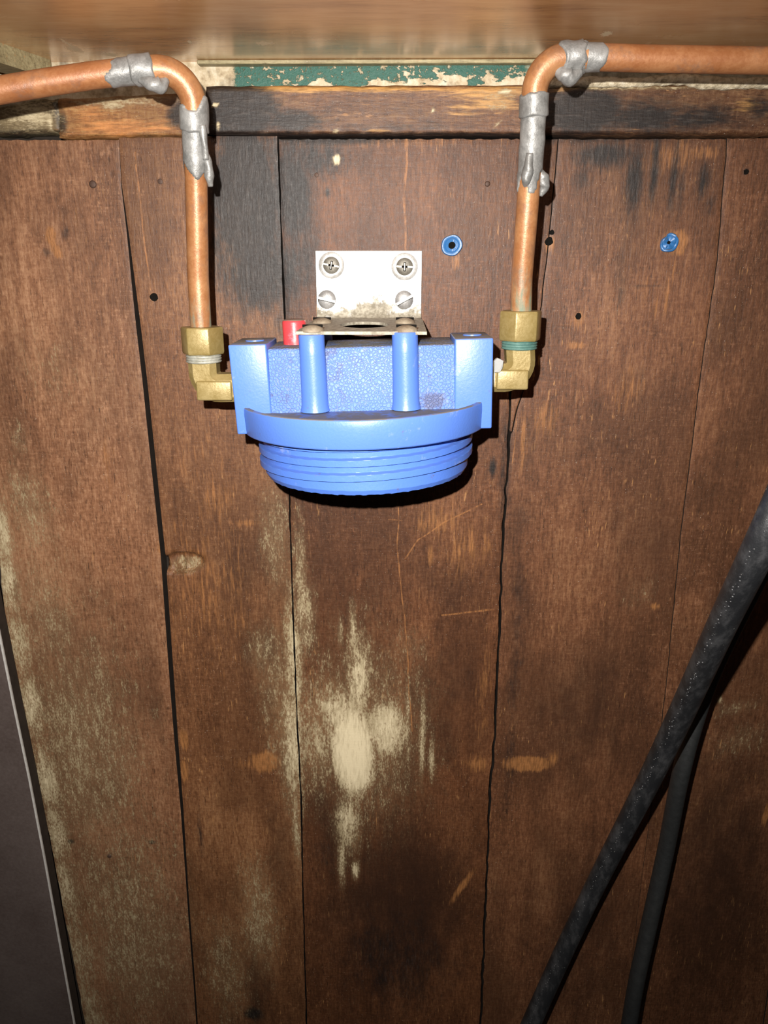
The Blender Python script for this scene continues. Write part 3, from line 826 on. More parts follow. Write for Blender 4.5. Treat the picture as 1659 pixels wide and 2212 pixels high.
N = NT('clear plastic shred'); SHRED = N.out((0.75, 0.76, 0.76), 0.15, 0, None, 0.6); N.b.inputs['Transmission Weight'].default_value = 0.65

# ------------------------------------------------------------------ filter head
ROLL = math.radians(-1.55)      # right side a little higher
HC = Vector((-0.0185, -0.082, CAM_Z - 0.0700))
HEAD = empty('water_filter_head', HC, ROLL)
tag(HEAD, 'blue plastic water filter head with open screw collar, between the two pipes', 'water filter')
def mmv(vs): return [(x * MM, y * MM, z * MM) for x, y, z in vs]
def hpart(name, bm, mat, parent=HEAD, **k):
    for v_ in bm.verts: v_.co *= MM
    return bm_obj(name, bm, mat, parent, local=True, **k)
# central bridge, slightly waisted
bm = box_bm(-55, 55, -25, 21, -16, 23.6)
for v_ in bm.verts:
    if v_.co.z < 0 and v_.co.y < 0: v_.co.y = -29.6      # moulding draft
bevel(bm, 1.3, 3)
hpart('bridge', bm, BLUEP, angle=40)
for s in (-1, 1):
    x0, x1 = (-76, -54) if s < 0 else (54, 76)
    bm = bmesh.new()
    pr = [(-30, 27.0), (-30, -24), (30, -24), (30, 27.0)]
    bm = box_bm(x0, x1, -30.5, 11, -25.6, 27.0, 1.0, 3)
    # moulding draft: sides lean in a little towards the bottom
    for v_ in bm.verts:
        k = (v_.co.z - 27) / 51
        if s < 0 and v_.co.x < -70: v_.co.x -= k * 0.8
        v_.co.y *= 1 + k * 0.03
    blk = hpart('port_block', bm, BLUE, angle=40)
    vv, f = lathe([(0, 0), (20.5, 0), (20.5, 20), (0, 20)], 40, 'X', (x0 + 1, 6, 1))
    pyd('port_barrel', mmv(vv), f, BLUE, blk, local=True, angle=40)
    # moulded boss with inlet mark on top
    vv, f = lathe([(0, 28.1), (4.2, 28.1), (5.6, 27.6), (5.8, 26.0), (0, 26.0)], 24, 'Z', ((x0 + x1) / 2 + 1, -9, 0))
    o = pyd('boss', mmv(vv), f, BLUE, blk, local=True, angle=40)
for sx in (-1, 1):
    for sy in (-1, 1):
        cx = 26.8 * sx - 1.2; cy = 28.2 * sy
        vv, f = lathe([(0, 31.7), (7.0, 31.7), (7.45, 31.2), (7.5, 20), (7.75, -2), (8.0, -9), (8.8, -12.6), (0, -13.4)], 36, 'Z', (cx, cy, 0))
        pyd('post', mmv(vv), f, BLUE, HEAD, local=True, angle=50)
# ribbed top of the cap + lip
vv, f = lathe([(0, -13.2), (70.5, -13.2), (72.2, -12.6), (73.0, -9.8), (75.4, -9.7), (75.9, -10.0), (76.1, -10.7), (76.2, -14), (75.6, -25.2), (75.2, -26.0), (74.2, -26.4), (0, -26.4)], 128)
lip = pyd('lip', mmv(vv), f, BLUE, HEAD, local=True, angle=50)
# threaded collar: real helical ridge on a hollow skirt
nth, nz_ = 240, 160
z0, z1 = -24.0, -55.0
pitch, starts = 8.4, 1
vv, f = [], []
for j in range(nz_):
    z = z0 + (z1 - z0) * j / (nz_ - 1)
    for k in range(nth):
        a = 2 * math.pi * k / nth
        r = 64.2
        th = (a + math.radians(95)) % (2 * math.pi)
        ph = ((-(z + 27.4)) + pitch * th / (2 * math.pi)) / pitch
        turn = math.floor(ph + 0.5); ph -= turn
        sh = max(0.0, min(1.0, (0.31 - abs(ph)) / 0.09))
        # run-in and run-out of the thread
        tot = turn - th / (2 * math.pi)
        live = max(0.0, min(1.0, (tot + 0.55) / 0.05)) * max(0.0, min(1.0, (2.6 - tot) / 0.05))
        r += 3.0 * sh * live
        if z < -52.2: r = min(r, 64.2 - (-52.2 - z) * 0.55 + 0.10 * math.sin(k * 0.9) * math.sin(k * 0.23))
        zz_ = z + (0.22 * math.sin(k * 1.61) * math.sin(k * 0.37 + 1) if j == nz_ - 1 else 0)
        vv.append((r * math.cos(a), r * math.sin(a), zz_))
for j in range(nz_ - 1):
    for k in range(nth):
        k2 = (k + 1) % nth
        f.append((j * nth + k, (j + 1) * nth + k, (j + 1) * nth + k2, j * nth + k2))
b0 = (nz_ - 1) * nth
inn = len(vv)
for zz_ in (-55.0, -30.0):
    for k in range(nth):
        a = 2 * math.pi * k / nth
        vv.append((57 * math.cos(a), 57 * math.sin(a), zz_))
for k in range(nth):
    k2 = (k + 1) % nth
    f.append((b0 + k, inn + k, inn + k2, b0 + k2))
    f.append((inn + k, inn + nth + k, inn + nth + k2, inn + k2))
f.append(tuple(inn + nth + k for k in range(nth)))
pyd('screw_collar', mmv(vv), f, BLUEC, HEAD, local=True, angle=45)
# red pressure release button
vv, f = lathe([(0, 38.2), (5.6, 38.2), (6.8, 37.6), (7.2, 36.4), (7.2, 22), (0, 22)], 32, 'Z', (-41.4, 2, 0))
tag(pyd('release_button', mmv(vv), f, RED, HEAD, local=True, angle=50), 'red pressure release button')

# ------------------------------------------------------------------ bracket
N = NT('bright zinc plate')
nz = N.noise(240, 5, 0.7); zc_ = N.sep(N.pos)[2]; xc_ = N.sep(N.pos)[0]
yc_ = N.sep(N.pos)[1]
# dust has crept up from the bend, highest in the middle
bell = N.math('MULTIPLY', N.math('POWER', N.math('MULTIPLY', N.math('ADD', xc_, 0.016), 55.0), 2.0), 0.010)
low = N.math('ADD', N.math('SUBTRACT', zc_, CAM_Z - 0.0240), N.math('MINIMUM', bell, 0.0075))
dm = N.step(N.math('MULTIPLY_ADD', N.math('SUBTRACT', N.noise(160, 5, 0.7, off=(3, 0, 0)), 0.5), 0.036, low), -0.0045, 0.0050, 1.0, 0.0)
shelf = N.step(yc_, -0.0045, -0.0075)
dm = N.math('MAXIMUM', dm, N.math('MULTIPLY', shelf, N.step(nz, 0.30, 0.45, 0.8, 0.97)))
pit = N.step(N.noise(330, 3, 0.6, off=(0, 0, 8)), 0.69, 0.74)
dm = N.math('MAXIMUM', dm, N.math('MULTIPLY', pit, 0.6))
col = N.mix(dm, (0.80, 0.79, 0.76), N.mix(N.step(nz, 0.35, 0.65), (0.20, 0.175, 0.13), (0.42, 0.385, 0.31)))
rg = N.math('MULTIPLY_ADD', dm, 0.40, 0.42)
ZINC = N.out(col, rg, N.math('MULTIPLY_ADD', dm, -0.75, 0.75), N.bump(N.math('MULTIPLY', dm, nz), 0.0005, 0.5), 0.5)
def screwmat(name, c1, c2, rough=0.38, met=0.6): return metal(name, c1, c2, met, rough, bumpd=0.0004)
WASH = screwmat('washer zinc', (0.34, 0.33, 0.31), (0.58, 0.57, 0.55), 0.42, 0.3)
SCREW = screwmat('screw steel', (0.12, 0.108, 0.088), (0.20, 0.185, 0.155), 0.5, 0.3)
SCREWB = screwmat('screw nickel', (0.22, 0.215, 0.21), (0.36, 0.355, 0.35), 0.45, 0.3)
RUST = screwmat('rusty dusty screw', (0.17, 0.125, 0.085), (0.30, 0.25, 0.18), 0.7, 0.1)
SLOT = screwmat('slot bottom', (0.42, 0.38, 0.32), (0.6, 0.56, 0.5), 0.4, 0.5)

BX0, BX1 = -0.0545, 0.0193
ZF = CAM_Z - 0.0373           # top of the shelf leg
BZ1 = CAM_Z + 0.0078
TH = 0.0018
YFr = -0.1185                 # front edge of the shelf leg
BR = empty('filter_bracket', ((BX0 + BX1) / 2, 0, ZF))
tag(BR, 'bright metal angle bracket screwed to the boards above the blue filter head', 'bracket')
# back plate with the bend (profile swept along x)
rb = 0.0045
prof_o = [(-TH, BZ1)]
prof_i = [(0.0, BZ1)]
for k in range(9):
    a = k / 8 * math.pi / 2
    cy, cz = -rb - TH, ZF + rb
    prof_o.append((cy + rb * math.cos(a), cz - rb * math.sin(a)))
    prof_i.append((cy + (rb + TH) * math.cos(a), cz - (rb + TH) * math.sin(a)))
ye = -0.0135
prof_o.append((ye, ZF)); prof_i.append((ye, ZF - TH))
loop = prof_o + prof_i[::-1]
nl = len(loop)
vv, f = [], []
for x in (BX0, BX1):
    for y, z in loop: vv.append((x, y, z))
for k in range(nl): f.append((k, (k + 1) % nl, nl + (k + 1) % nl, nl + k))
h = len(prof_o)
for base in (0, nl):
    for k in range(h - 1): f.append((base + k, base + k + 1, base + nl - 2 - k, base + nl - 1 - k))
o = pyd('back_plate', vv, f, ZINC, BR, angle=35)
mod = o.modifiers.new('ease', 'BEVEL'); mod.width = 0.0005; mod.segments = 2; mod.limit_method = 'ANGLE'; mod.angle_limit = math.radians(60)
# shelf leg with the round hole
bm = bmesh.new()
fx0, fx1 = BX0 - 0.0012, BX1 - 0.0006
cr = 0.004
out = [(fx0 + 0.001, ye), (fx0, YFr + cr)]
for k in range(6):
    a = math.pi + k / 5 * math.pi / 2; out.append((fx0 + cr + cr * math.cos(a), YFr + cr + cr * math.sin(a)))
for k in range(6):
    a = 1.5 * math.pi + k / 5 * math.pi / 2; out.append((fx1 - cr + cr * math.cos(a), YFr + cr + cr * math.sin(a)))
out.append((fx1 + 0.001, ye))
hole = [(-0.0185 + 0.0155 * math.cos(2 * math.pi * k / 40), -0.064 + 0.0250 * math.sin(2 * math.pi * k / 40)) for k in range(40)]
ev = []
for lp in (out, hole):
    vs = [bm.verts.new((x, y, ZF)) for x, y in lp]
    ev += [bm.edges.new((vs[i], vs[(i + 1) % len(vs)])) for i in range(len(vs))]
bmesh.ops.triangle_fill(bm, use_beauty=True, edges=ev)
fs = list(bm.faces)
ex = bmesh.ops.extrude_face_region(bm, geom=fs)
for q in ex['geom']:
    if isinstance(q, bmesh.types.BMVert): q.co.z -= TH
bm_obj('shelf_plate', bm, ZINC, BR)

def dome_profile(r, h, skirt=0.0):
    P = [(0, h)]
    for k in range(1, 9):
        a = k / 8 * math.pi / 2
        P.append((r * math.sin(a), h * math.cos(a) + skirt))
    P.append((r, -0.0005)); P.append((0, -0.0005))
    P[0] = (0, h + skirt)
    return P

def slot_boxes(bm):
    return bm
def screw_wall(px, py, r, kind, ang):
    p = at(px, py, -TH)
    if kind == 'wash':
        R_ = r * 1.55
        vv, f = lathe([(r * 0.8, 0.0002), (r * 0.95, 0.0013), (R_ * 0.80, 0.0013), (R_, 0.0003), (R_, -0.0004), (r * 0.8, -0.0004)], 40, 'Y', (p.x, -TH, p.z))
        wsh = pyd('washer', vv, f, WASH, BR, angle=35)
        vv, f = lathe([(0, 0.0026), (r * 0.5, 0.0025), (r * 0.86, 0.0019), (r, 0.0012), (r, -0.0004), (0, -0.0004)], 32, 'Y', (p.x, -TH, p.z))
        hd = pyd('screw_head', vv, f, SCREW, BR, angle=45)
        top = -TH - 0.0024
    else:
        vv, f = lathe(dome_profile(r, 0.0026), 32, 'Y', (p.x, -TH, p.z))
        hd = pyd('screw_head', vv, f, SCREWB, BR, angle=50)
        top = -TH - 0.0022
    # slots: a bright worn floor between dark lips
    def bar(name, L, W, a, mat, dz=0.0, hh=0.0005):
        bm = box_bm(-L, L, -hh - dz, 0.0012, -W, W, 0.0001, 1)
        bm.transform(Matrix.Translation((p.x, top, p.z)) @ Matrix.Rotation(a, 4, 'Y'))
        bm_obj(name, bm, mat, hd)
    if kind == 'wash':
        bar('slot', r * 0.93, r * 0.10, ang, SLOT, 0.00012)
        bar('cross_recess', r * 0.34, r * 0.12, ang, HOLE, 0.00035)
        bar('cross_recess', r * 0.50, r * 0.13, ang + math.pi / 2, HOLE, 0.00030)
        bar('cross_recess', r * 0.42, r * 0.05, ang + math.pi / 2, SLOT, 0.00045)
    else:
        bar('slot', r * 0.95, r * 0.145, ang, SLOT, 0.0004)
        bm = box_bm(-r * 0.93, r * 0.93, -0.00075, 0.0012, -r * 0.20, -r * 0.145, 0, 1)
        bm.transform(Matrix.Translation((p.x, top, p.z)) @ Matrix.Rotation(ang, 4, 'Y'))
        bm_obj('slot_lip', bm, HOLE, hd)
screw_wall(716, 573, 18.5 * 0.000315, 'wash', math.radians(10))
screw_wall(874, 576, 19 * 0.000315, 'wash', math.radians(2))
screw_wall(706, 647, 20.5 * 0.000315, 'slot', math.radians(13))
screw_wall(873, 648, 20.5 * 0.000315, 'slot', math.radians(-28))
# screws down into the posts
RM_head = Matrix.LocRotScale(HC, Euler((0, ROLL, 0)), None)
for sx in (-1, 1):
    for sy in (-1, 1):
        q = RM_head @ Vector(((26.8 * sx - 1.2) * MM, 28.2 * sy * MM, 0))
        vv, f = lathe(dome_profile(0.0066, 0.0034), 28, 'Z', (q.x, q.y + (0.0 if sy < 0 else 0.004), ZF))
        sh_ = pyd('shelf_screw', vv, f, RUST, BR, angle=50)
        bm = box_bm(q.x - 0.0058, q.x + 0.0058, q.y + (0 if sy < 0 else 0.004) - 0.0007, q.y + (0 if sy < 0 else 0.004) + 0.0007, ZF + 0.002, ZF + 0.00355, 0.0001, 1)
        bm_obj('slot', bm, HOLE, sh_)

# ------------------------------------------------------------------ brass compression elbows
def hexnut(c, r, z0, z1, rot, parent, mat):
    bm = bmesh.new()
    n = 6
    rings = []
    for (rr, z) in ((r * 0.62, z1), (r * 0.97, z1), (r, z1 - 0.0012), (r, z0 + 0.0016), (r * 0.96, z0), (r * 0.62, z0)):
        rings.append([bm.verts.new((c.x + rr * math.cos(rot + k * math.pi / 3), c.y + rr * math.sin(rot + k * math.pi / 3), z)) for k in range(n)])
    for A, B in zip(rings[:-1], rings[1:]):
        for k in range(n): bm.faces.new((A[k], A[(k + 1) % n], B[(k + 1) % n], B[k]))
    bm.faces.new(rings[0]); bm.faces.new(rings[-1])
    bevel(bm, 0.0006, 2, 40)
    return bm_obj('compression_nut', bm, mat, parent, angle=30)

def ring_thread(c, r, z0, z1, mat, parent):
    P = [(r * 0.7, z1)]
    n = 4
    for k in range(n):
        a = z1 - (z1 - z0) * k / n; b = z1 - (z1 - z0) * (k + 1) / n
        P += [(r * 0.95, a), (r, a - (a - b) * 0.25), (r, a - (a - b) * 0.6), (r * 0.94, b + (a - b) * 0.1)]
    P.append((r * 0.7, z0))
    vv, f = lathe(P, 40, 'Z', (c.x, c.y, 0))
    return pyd('thread', vv, f, mat, parent, angle=60)

def chamfer_sq(r, ch):
    """octagonal section: (a, b) pairs"""
    return [(r, r - ch), (r - ch, r), (-(r - ch), r), (-r, r - ch), (-r, -(r - ch)), (-(r - ch), -r), (r - ch, -r), (r, -(r - ch))]

def brass_elbow(name, label, cx, zaxis, side, nut_z0, nut_z1, nutx, nut_rot, thr_mat, xport, rollx):
    cy = -0.082
    E = empty(name, (cx, cy, zaxis))
    tag(E, label, 'pipe fitting', 'brass compression elbows')
    r = 0.0086
    sec = chamfer_sq(r, 0.0034)
    # body: one octagonal section bent through a tight corner
    path = [Vector((nutx, cy, nut_z0 - 0.0045)), Vector((cx, cy, zaxis)), Vector((xport, cy, zaxis + rollx))]
    pts = fillet(path, {1: 0.0094}, 8)
    # even frames: one axis is always -Y
    vv, f = [], []
    for i, p in enumerate(pts):
        a = pts[max(i - 1, 0)]; b = pts[min(i + 1, len(pts) - 1)]
        t = (b - a).normalized(); nY = Vector((0, -1, 0)); bb = t.cross(nY).normalized()
        for (q, w_) in sec: vv.append(p + nY * q + bb * w_)
    n = len(sec)
    for i in range(len(pts) - 1):
        for k in range(n): f.append((i * n + k, i * n + (k + 1) % n, (i + 1) * n + (k + 1) % n, (i + 1) * n + k))
    f += [tuple(range(n)), tuple(range((len(pts) - 1) * n, len(pts) * n))]
    pyd('elbow_body', vv, f, BRASS, E, angle=32)
    # raised spanner flats on the horizontal leg
    xa = cx - side * 0.0035; xb = xport - side * 0.0012
    x0_, x1_ = min(xa, xb), max(xa, xb)
    bm = box_bm(x0_, x1_, cy - r - 0.0016, cy + r + 0.0016, zaxis - r * 0.78, zaxis + r * 0.62, 0.0012, 3)
    bm_obj('spanner_flat', bm, BRASS, E, angle=35)
    hexnut(Vector((nutx, cy, 0)), 0.0131, nut_z0, nut_z1, nut_rot, E, BRASS)
    ring_thread(Vector((nutx, cy, 0)), 0.0108, nut_z0 - 0.0052, nut_z0 + 0.001, thr_mat, E)
    # threaded nipple going into the filter port
    vv, f = lathe([(0, 0), (0.0098, 0), (0.0098, 0.004), (0, 0.004)], 32, 'X', (xport - (0.0 if side > 0 else 0.004), cy, zaxis + rollx))
    pyd('nipple', vv, f, TAPE if side < 0 else BRASS, E, angle=40)
    return E
zL = HC.z + math.sin(ROLL) * 0.098
zR = HC.z - math.sin(ROLL) * 0.097
EL = brass_elbow('brass_elbow', 'brass compression elbow with grey thread at the left end of the blue filter', -0.1172, zL - 0.0015, 1, CAM_Z - 0.0535, CAM_Z - 0.0372, -0.1170, math.radians(0), THREADW, HC.x - 0.0792, 0.0005)
ER = brass_elbow('brass_elbow', 'brass compression elbow with green thread at the right end of the blue filter', 0.0782, zR + 0.0003, -1, CAM_Z - 0.0452, CAM_Z - 0.0276, 0.0765, math.radians(9), THREADG, HC.x + 0.0796, 0.0)
# tape and a shred of clear plastic at the right port
vv, f = lathe([(0.0088, -0.0002), (0.0128, 0.0002), (0.0126, 0.0022), (0.0088, 0.0030)], 30, 'X', (HC.x + 0.0760, -0.082, zR))
vv = [(x, y, z + 0.0005 * math.sin(y * 900)) for x, y, z in vv]
tag(pyd('thread_tape', vv, f, TAPE, ER, angle=40), 'white thread tape')
vv, f = lathe([(0.0095, 0), (0.0108, 0.0003), (0.0105, 0.0016), (0.0090, 0.0018)], 30, 'X', (HC.x - 0.0788, -0.082, zL - 0.001))
tag(pyd('thread_tape', vv, f, TAPE, EL, angle=40), 'white thread tape')
c = at(1076, 790, -0.094)
bm = bmesh.new()
poly = [(-0.0022, -0.0040), (-0.0026, 0.0030), (-0.0005, 0.0046), (0.0030, 0.0030), (0.0028, -0.0014), (0.0010, -0.0040)]
fc = bm.faces.new([bm.verts.new((c.x + a, c.y - 0.001 * (i % 2), c.z + b)) for i, (a, b) in enumerate(poly)])
ex = bmesh.ops.extrude_face_region(bm, geom=[fc])
for q in ex['geom']:
    if isinstance(q, bmesh.types.BMVert): q.co.y += 0.0035
bevel(bm, 0.0004, 2)
tag(bm_obj('plastic_shred', bm, SHRED, ER), 'clear plastic shred')

# ------------------------------------------------------------------ copper pipes
PR = 0.0063
def sheath(name, path, s0, s1, r, parent, mat, seed, rag0=0.0, rag1=0.0, lump=0.0004, bulge=0.0, n=36, step=0.0006):
    """solder skin over a length of pipe with ragged ends"""
    L = s1 - s0
    P = sub_path(path, s0 - rag0, s1 + rag1, step)
    T, Nn = frames(P)
    e0 = smooth1(n, 1.0, seed); e1 = smooth1(n, 1.0, seed + 1)
    r_ = np.random.default_rng(seed)
    ph = r_.uniform(0, 6.28, 8)
    tot = L + rag0 + rag1
    v, f = [], []
    for i, p in enumerate(P):
        B = T[i].cross(Nn[i])
        s = i / (len(P) - 1) * tot
        for k in range(n):
            a = 2 * math.pi * k / n
            d0 = s - rag0 * (0.5 + 0.5 * max(-1, min(1, e0[k])))
            d1 = (tot - s) - rag1 * (0.5 + 0.5 * max(-1, min(1, e1[k])))
            inside = min(d0 / 0.0010, d1 / 0.0010, 1.0)
            rr = PR - 0.0008 + (r - PR + 0.0008) * max(0.0, min(1.0, inside)) ** 0.5
            lm = 0.6 * lump * (math.sin(a * 2 + s * 300 + ph[0]) + math.sin(a * 3 - s * 520 + ph[1]) + 0.7 * math.sin(a * 5 + s * 900 + ph[2])) / 2.2
            if inside > 0: rr += lm * inside
            if bulge and inside > 0: rr += bulge * math.exp(-((s / tot - 0.5) / 0.25) ** 2)
            v.append(p + (Nn[i] * math.cos(a) + B * math.sin(a)) * rr)
    for i in range(len(P) - 1):
        for k in range(n):
            k2 = (k + 1) % n
            f.append((i * n + k, i * n + k2, (i + 1) * n + k2, (i + 1) * n + k))
    f += [tuple(range(n)), tuple(range((len(P) - 1) * n, len(P) * n))]
    return pyd(name, v, f, mat, parent, True)

def drip(name, pts, radii, parent, mat, seed=1):
    P = catmull(pts, 8)
    R_ = np.interp(np.linspace(0, 1, len(P)), np.linspace(0, 1, len(radii)), radii)
    v, f = tube(P, lambda i, a: R_[i] * (1 + 0.08 * math.sin(a * 2 + i * 0.6 + seed)), 16)
    return pyd(name, v, f, mat, parent, True)

def pipe(name, label, pts, corner, rad, mat_v, group='copper water pipes'):
    W = pts
    path = fillet(W, {corner: rad}, 20)
    root = empty(name, W[0])
    tag(root, label, 'pipe', group)
    c = W[corner]
    # arc end parameters
    sC0 = nearest_s(path, path[corner]); sC1 = nearest_s(path, path[corner + 20])
    P, L = resample(path, 0.002)
    low_ = sub_path(path, 0, sC0 - 0.004, 0.003)
    hi_ = sub_path(path, sC1 + 0.004, L, 0.003)
    v, f = tube(low_, PR, 28); pyd('pipe_riser', v, f, mat_v, root, angle=50)
    v, f = tube(hi_, PR * 1.04, 28); pyd('pipe_run', v, f, COPPER_H, root, angle=50)
    el = sub_path(path, sC0 - 0.009, sC1 + 0.009, 0.0015)
    v, f = tube(el, PR * 1.10, 28); pyd('pipe_bend', v, f, COPPER_H if False else mat_v, root, angle=50)
    return root, path, sC0, sC1, L

# left pipe
Lp = [at(434, 706, -.082), at(428, 600, -.083), at(424, 400, -.089), at(421, 300, -.093), at(416, 146, -.098),
      at(300, 152, -.104), at(200, 163, -.108), at(100, 178, -.112), at(0, 195, -.116), at(-160, 225, -.122), at(-420, 280, -.132), at(-1500, 470, -.15)]
PL, pl, a0, a1, LL = pipe('copper_pipe', 'copper pipe dropping to the left elbow, its run leaving the frame at left', Lp, 4, 0.0165, COPPER)
sheath('solder_joint', pl, a0 - 0.012, a0 - 0.001, PR * 1.27, PL, SOLDER, 3, 0.001, 0.006, 0.0003)
sheath('solder_smear', pl, a0 - 0.026, a0 - 0.011, PR * 1.10, PL, SOLDER, 5, 0.012, 0.001, 0.00025)
sheath('solder_joint', pl, a1 + 0.003, a1 + 0.0115, PR * 1.24, PL, SOLDER, 7, 0.004, 0.002, 0.0004)
sheath('solder_smear', pl, a1 + 0.010, a1 + 0.020, PR * 1.09, PL, SOLDER, 9, 0.001, 0.007, 0.0003)
drip('solder_drip', [at(300, 172, -.108), at(325, 180, -.108), at(345, 184, -.106), at(362, 172, -.104)], [.0015, .0036, .0042, .0018], PL, SOLDER)
drip('solder_drip', [at(440, 318, -.095), at(449, 350, -.094), at(452, 380, -.093), at(455, 403, -.092)], [.0010, .0024, .0027, .0014], PL, SOLDER, 2)
drip('solder_drip', [at(436, 270, -.099), at(441, 305, -.098), at(445, 345, -.096)], [.0022, .0019, .0016], PL, SOLDER, 3)
# right pipe
Rp = [at(1126, 674, -.082), at(1127, 600, -.083), at(1140, 440, -.088), at(1150, 300, -.093), at(1158, 122, -.097),
      at(1300, 124, -.098), at(1400, 127, -.098), at(1659, 131, -.098), at(1900, 136, -.098), at(2300, 146, -.098)]
PR_, pr_, b0_, b1_, LR = pipe('copper_pipe', 'copper pipe dropping to the right elbow, its run leaving the frame at right', Rp, 4, 0.0165, COPPER_R)
sheath('solder_joint', pr_, b0_ - 0.012, b0_ - 0.001, PR * 1.27, PR_, SOLDER, 13, 0.001, 0.002, 0.0003)
sheath('solder_smear', pr_, b0_ - 0.030, b0_ - 0.011, PR * 1.10, PR_, SOLDER, 15, 0.020, 0.001, 0.0003)
sheath('solder_joint', pr_, b1_ - 0.003, b1_ + 0.007, PR * 1.26, PR_, SOLDER, 17, 0.004, 0.003, 0.0006)
sheath('solder_smear', pr_, b1_ + 0.006, b1_ + 0.0165, PR * 1.10, PR_, SOLDER, 19, 0.001, 0.005, 0.0004)
drip('solder_drip', [at(1195, 150, -.099), at(1215, 158, -.100), at(1232, 166, -.100), at(1256, 155, -.100)], [.0012, .0040, .0046, .0022], PR_, SOLDER)
drip('solder_drip', [at(1262, 97, -.099), at(1258, 90, -.099), at(1258, 84, -.099)], [.0028, .0016, .0004], PR_, SOLDER)
drip('solder_drip', [at(1145, 330, -.098), at(1141, 365, -.097), at(1137, 388, -.096), at(1135, 403, -.094)], [.0018, .0030, .0030, .0010], PR_, SOLDER, 4)
drip('solder_drip', [at(1162, 360, -.091), at(1171, 383, -.090), at(1175, 402, -.089), at(1168, 424, -.089)], [.0010, .0036, .0034, .0010], PR_, SOLDER, 5)

# ------------------------------------------------------------------ blue wall plugs left in the boards
PLUG = plastic('worn blue plug plastic', (0.03, 0.14, 0.36))
def plug(px, py, label, seed, broken):
    p = at(px, py, -0.0005)
    E = empty('wall_plug', p)
    tag(E, label, 'wall plug', 'blue wall plugs in the boards')
    r = 0.0072 if not broken else 0.0066
    vv, f = lathe([(0.0022 if not broken else 0.0010, -0.004), (0.0024 if not broken else 0.0012, 0.0008), (0.0042, 0.0013), (0.0046, 0.0009), (0.0052, 0.0014), (r * 0.92, 0.0013), (r, 0.0004), (r, -0.004)], 36, 'Y', (0, 0, 0))
    rr = np.random.default_rng(seed)
    ph = rr.uniform(0, 6.28, 4)
    out = []
    for x, y, z in vv:
        a = math.atan2(z, x); s = 1 + 0.035 * math.sin(2 * a + ph[0]) + 0.02 * math.sin(5 * a + ph[1])
        if broken and math.hypot(x, z) > 0.003:
            s *= 1 - 0.28 * max(0, math.cos(a - 2.4)) + 0.16 * max(0, math.cos((a - 1.35) * 2)) * (1 if 0.8 < a < 1.9 else 0)
        out.append((x * s, y * (1 if not broken else 1 + 0.5 * math.sin(3 * a)), z * s))
    pyd('plug_collar', out, f, PLUG, E, local=True, angle=50)
    vv, f = lathe([(0, 0.0002), (0.0026 if not broken else 0.0014, 0.0004)], 16, 'Y', (0, 0, 0))
    pyd('plug_hole', vv, f, HOLE, E, local=True)
    for k in range(3):
        a = ph[k]
        bm = box_bm(0.0022, 0.0040, -0.0016, 0.0005, -0.0003, 0.0003, 0.0001, 1)
        bm.transform(Matrix.Rotation(a, 4, 'Y'))
        bm_obj('plug_split', bm, PLUG, E, local=True)
plug(976, 530, 'round blue wall plug in the board beside the bracket', 3, False)
plug(1444, 524, 'torn blue wall plug in the board at upper right', 8, True)

# ------------------------------------------------------------------ black cables hanging at the lower right
N = NT('black cable rubber')
nz = N.noise((150, 60, 60), 5, 0.65); nf = N.noise(1100, 3, 0.6)
col = N.mix(N.step(nz, 0.42, 0.68), (0.010, 0.0105, 0.012), (0.034, 0.034, 0.036))
dd = N.step(N.noise(420, 2, 0.5, off=(3, 1, 4)), 0.72, 0.77)
col = N.mix(N.math('MULTIPLY', dd, 0.5), col, (0.30, 0.29, 0.27))
CABLE = N.out(col, N.math('MULTIPLY_ADD', nz, 0.3, 0.36), 0, N.bump(N.math('MULTIPLY_ADD', nf, 0.6, nz), 0.0004, 0.6), 0.5)
N = NT('black flex'); nz = N.noise(200, 4, 0.6)
FLEX = N.out(N.mix(nz, (0.008, 0.0085, 0.009), (0.022, 0.023, 0.023)), 0.55, 0, N.bump(nz, 0.0006, 0.6), 0.4)
R1 = 0.0078
def ax(w): return 2 * R1 * F_PX / w
c1 = [Vector((0.66, -0.40, CAM_Z + 0.16)), Vector((0.56, -0.385, CAM_Z + 0.115)), Vector((0.44, -0.345, CAM_Z + 0.06)), atd(1980, 560, ax(76)), atd(1800, 840, ax(77)), atd(1664, 1135, ax(76)), atd(1562, 1345, ax(65)), atd(1470, 1545, ax(53)), atd(1395, 1700, ax(47.5)), atd(1300, 1885, ax(43)), atd(1225, 2040, ax(41)), atd(1147, 2212, ax(39.5)), atd(1070, 2390, ax(38)), atd(985, 2600, ax(36.5))]
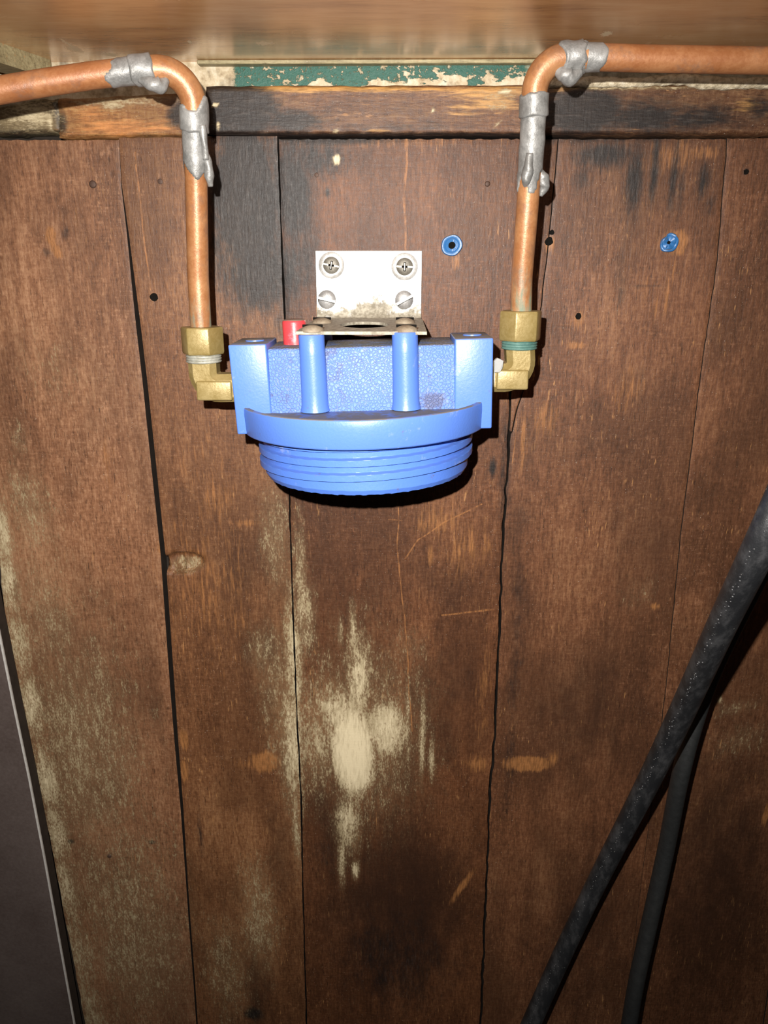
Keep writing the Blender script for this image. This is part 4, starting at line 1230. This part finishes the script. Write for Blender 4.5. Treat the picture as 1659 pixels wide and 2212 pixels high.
P, L = resample(catmull(c1, 14), 0.0022)
tw = smooth1(len(P), 0.00018, 4)
v, f = tube(P, lambda i, a: R1 * (1 + 0.028 * math.cos(2 * a + i * 0.035)) + tw[i], 40)
CB1 = empty('power_cable', P[-1])
tag(CB1, 'thick dull black cable slanting across the boards at lower right', 'cable', 'black cables')
pyd('cable_jacket', v, f, CABLE, CB1, True)
# glossy beads added along the jacket's upper side to catch dotted highlights
N = NT('glossy cable bead'); BEAD = N.out((0.05, 0.05, 0.052), 0.22, 0, None, 0.6)
T_, N_ = frames(P)
bm = bmesh.new()
rb_ = random.Random(5)
for i in range(2, len(P) - 2):
    if rb_.random() < 0.35: continue
    B = T_[i].cross(N_[i]); a = math.radians(50 + rb_.uniform(-9, 9))
    if (N_[i] * math.cos(a) + B * math.sin(a)).x > 0: a = -a
    q = P[i] + (N_[i] * math.cos(a) + B * math.sin(a)) * R1 * 0.99
    bmesh.ops.create_icosphere(bm, subdivisions=1, radius=rb_.uniform(0.0003, 0.0007), matrix=Matrix.Translation(q))
tag(bm_obj('glint_beads', bm, BEAD, CB1, True), kind='stuff')
R2 = 0.0064
def ax2(w): return 2 * R2 * F_PX / w
c2 = [Vector((0.62, -0.06, CAM_Z + 0.10)), Vector((0.50, -0.08, CAM_Z - 0.05)), atd(1760, 1010, ax2(43)), atd(1640, 1240, ax2(41)), atd(1545, 1435, ax2(39)), atd(1500, 1560, ax2(38)), atd(1469, 1680, ax2(37)), atd(1438, 1838, ax2(35)), atd(1404, 1990, ax2(34)), atd(1375, 2120, ax2(33.5)), atd(1359, 2212, ax2(33)), atd(1335, 2360, ax2(32)), atd(1310, 2560, ax2(31))]
P2, L2 = resample(catmull(c2, 14), 0.003)
v, f = tube(P2, lambda i, a: R2 * (1 + 0.10 * math.cos(2 * a + 0.6)), 28)
CB2 = empty('power_cable', P2[-1])
tag(CB2, 'thinner black flex hanging behind the thick cable at lower right', 'cable', 'black cables')
pyd('cable_jacket', v, f, FLEX, CB2, True)
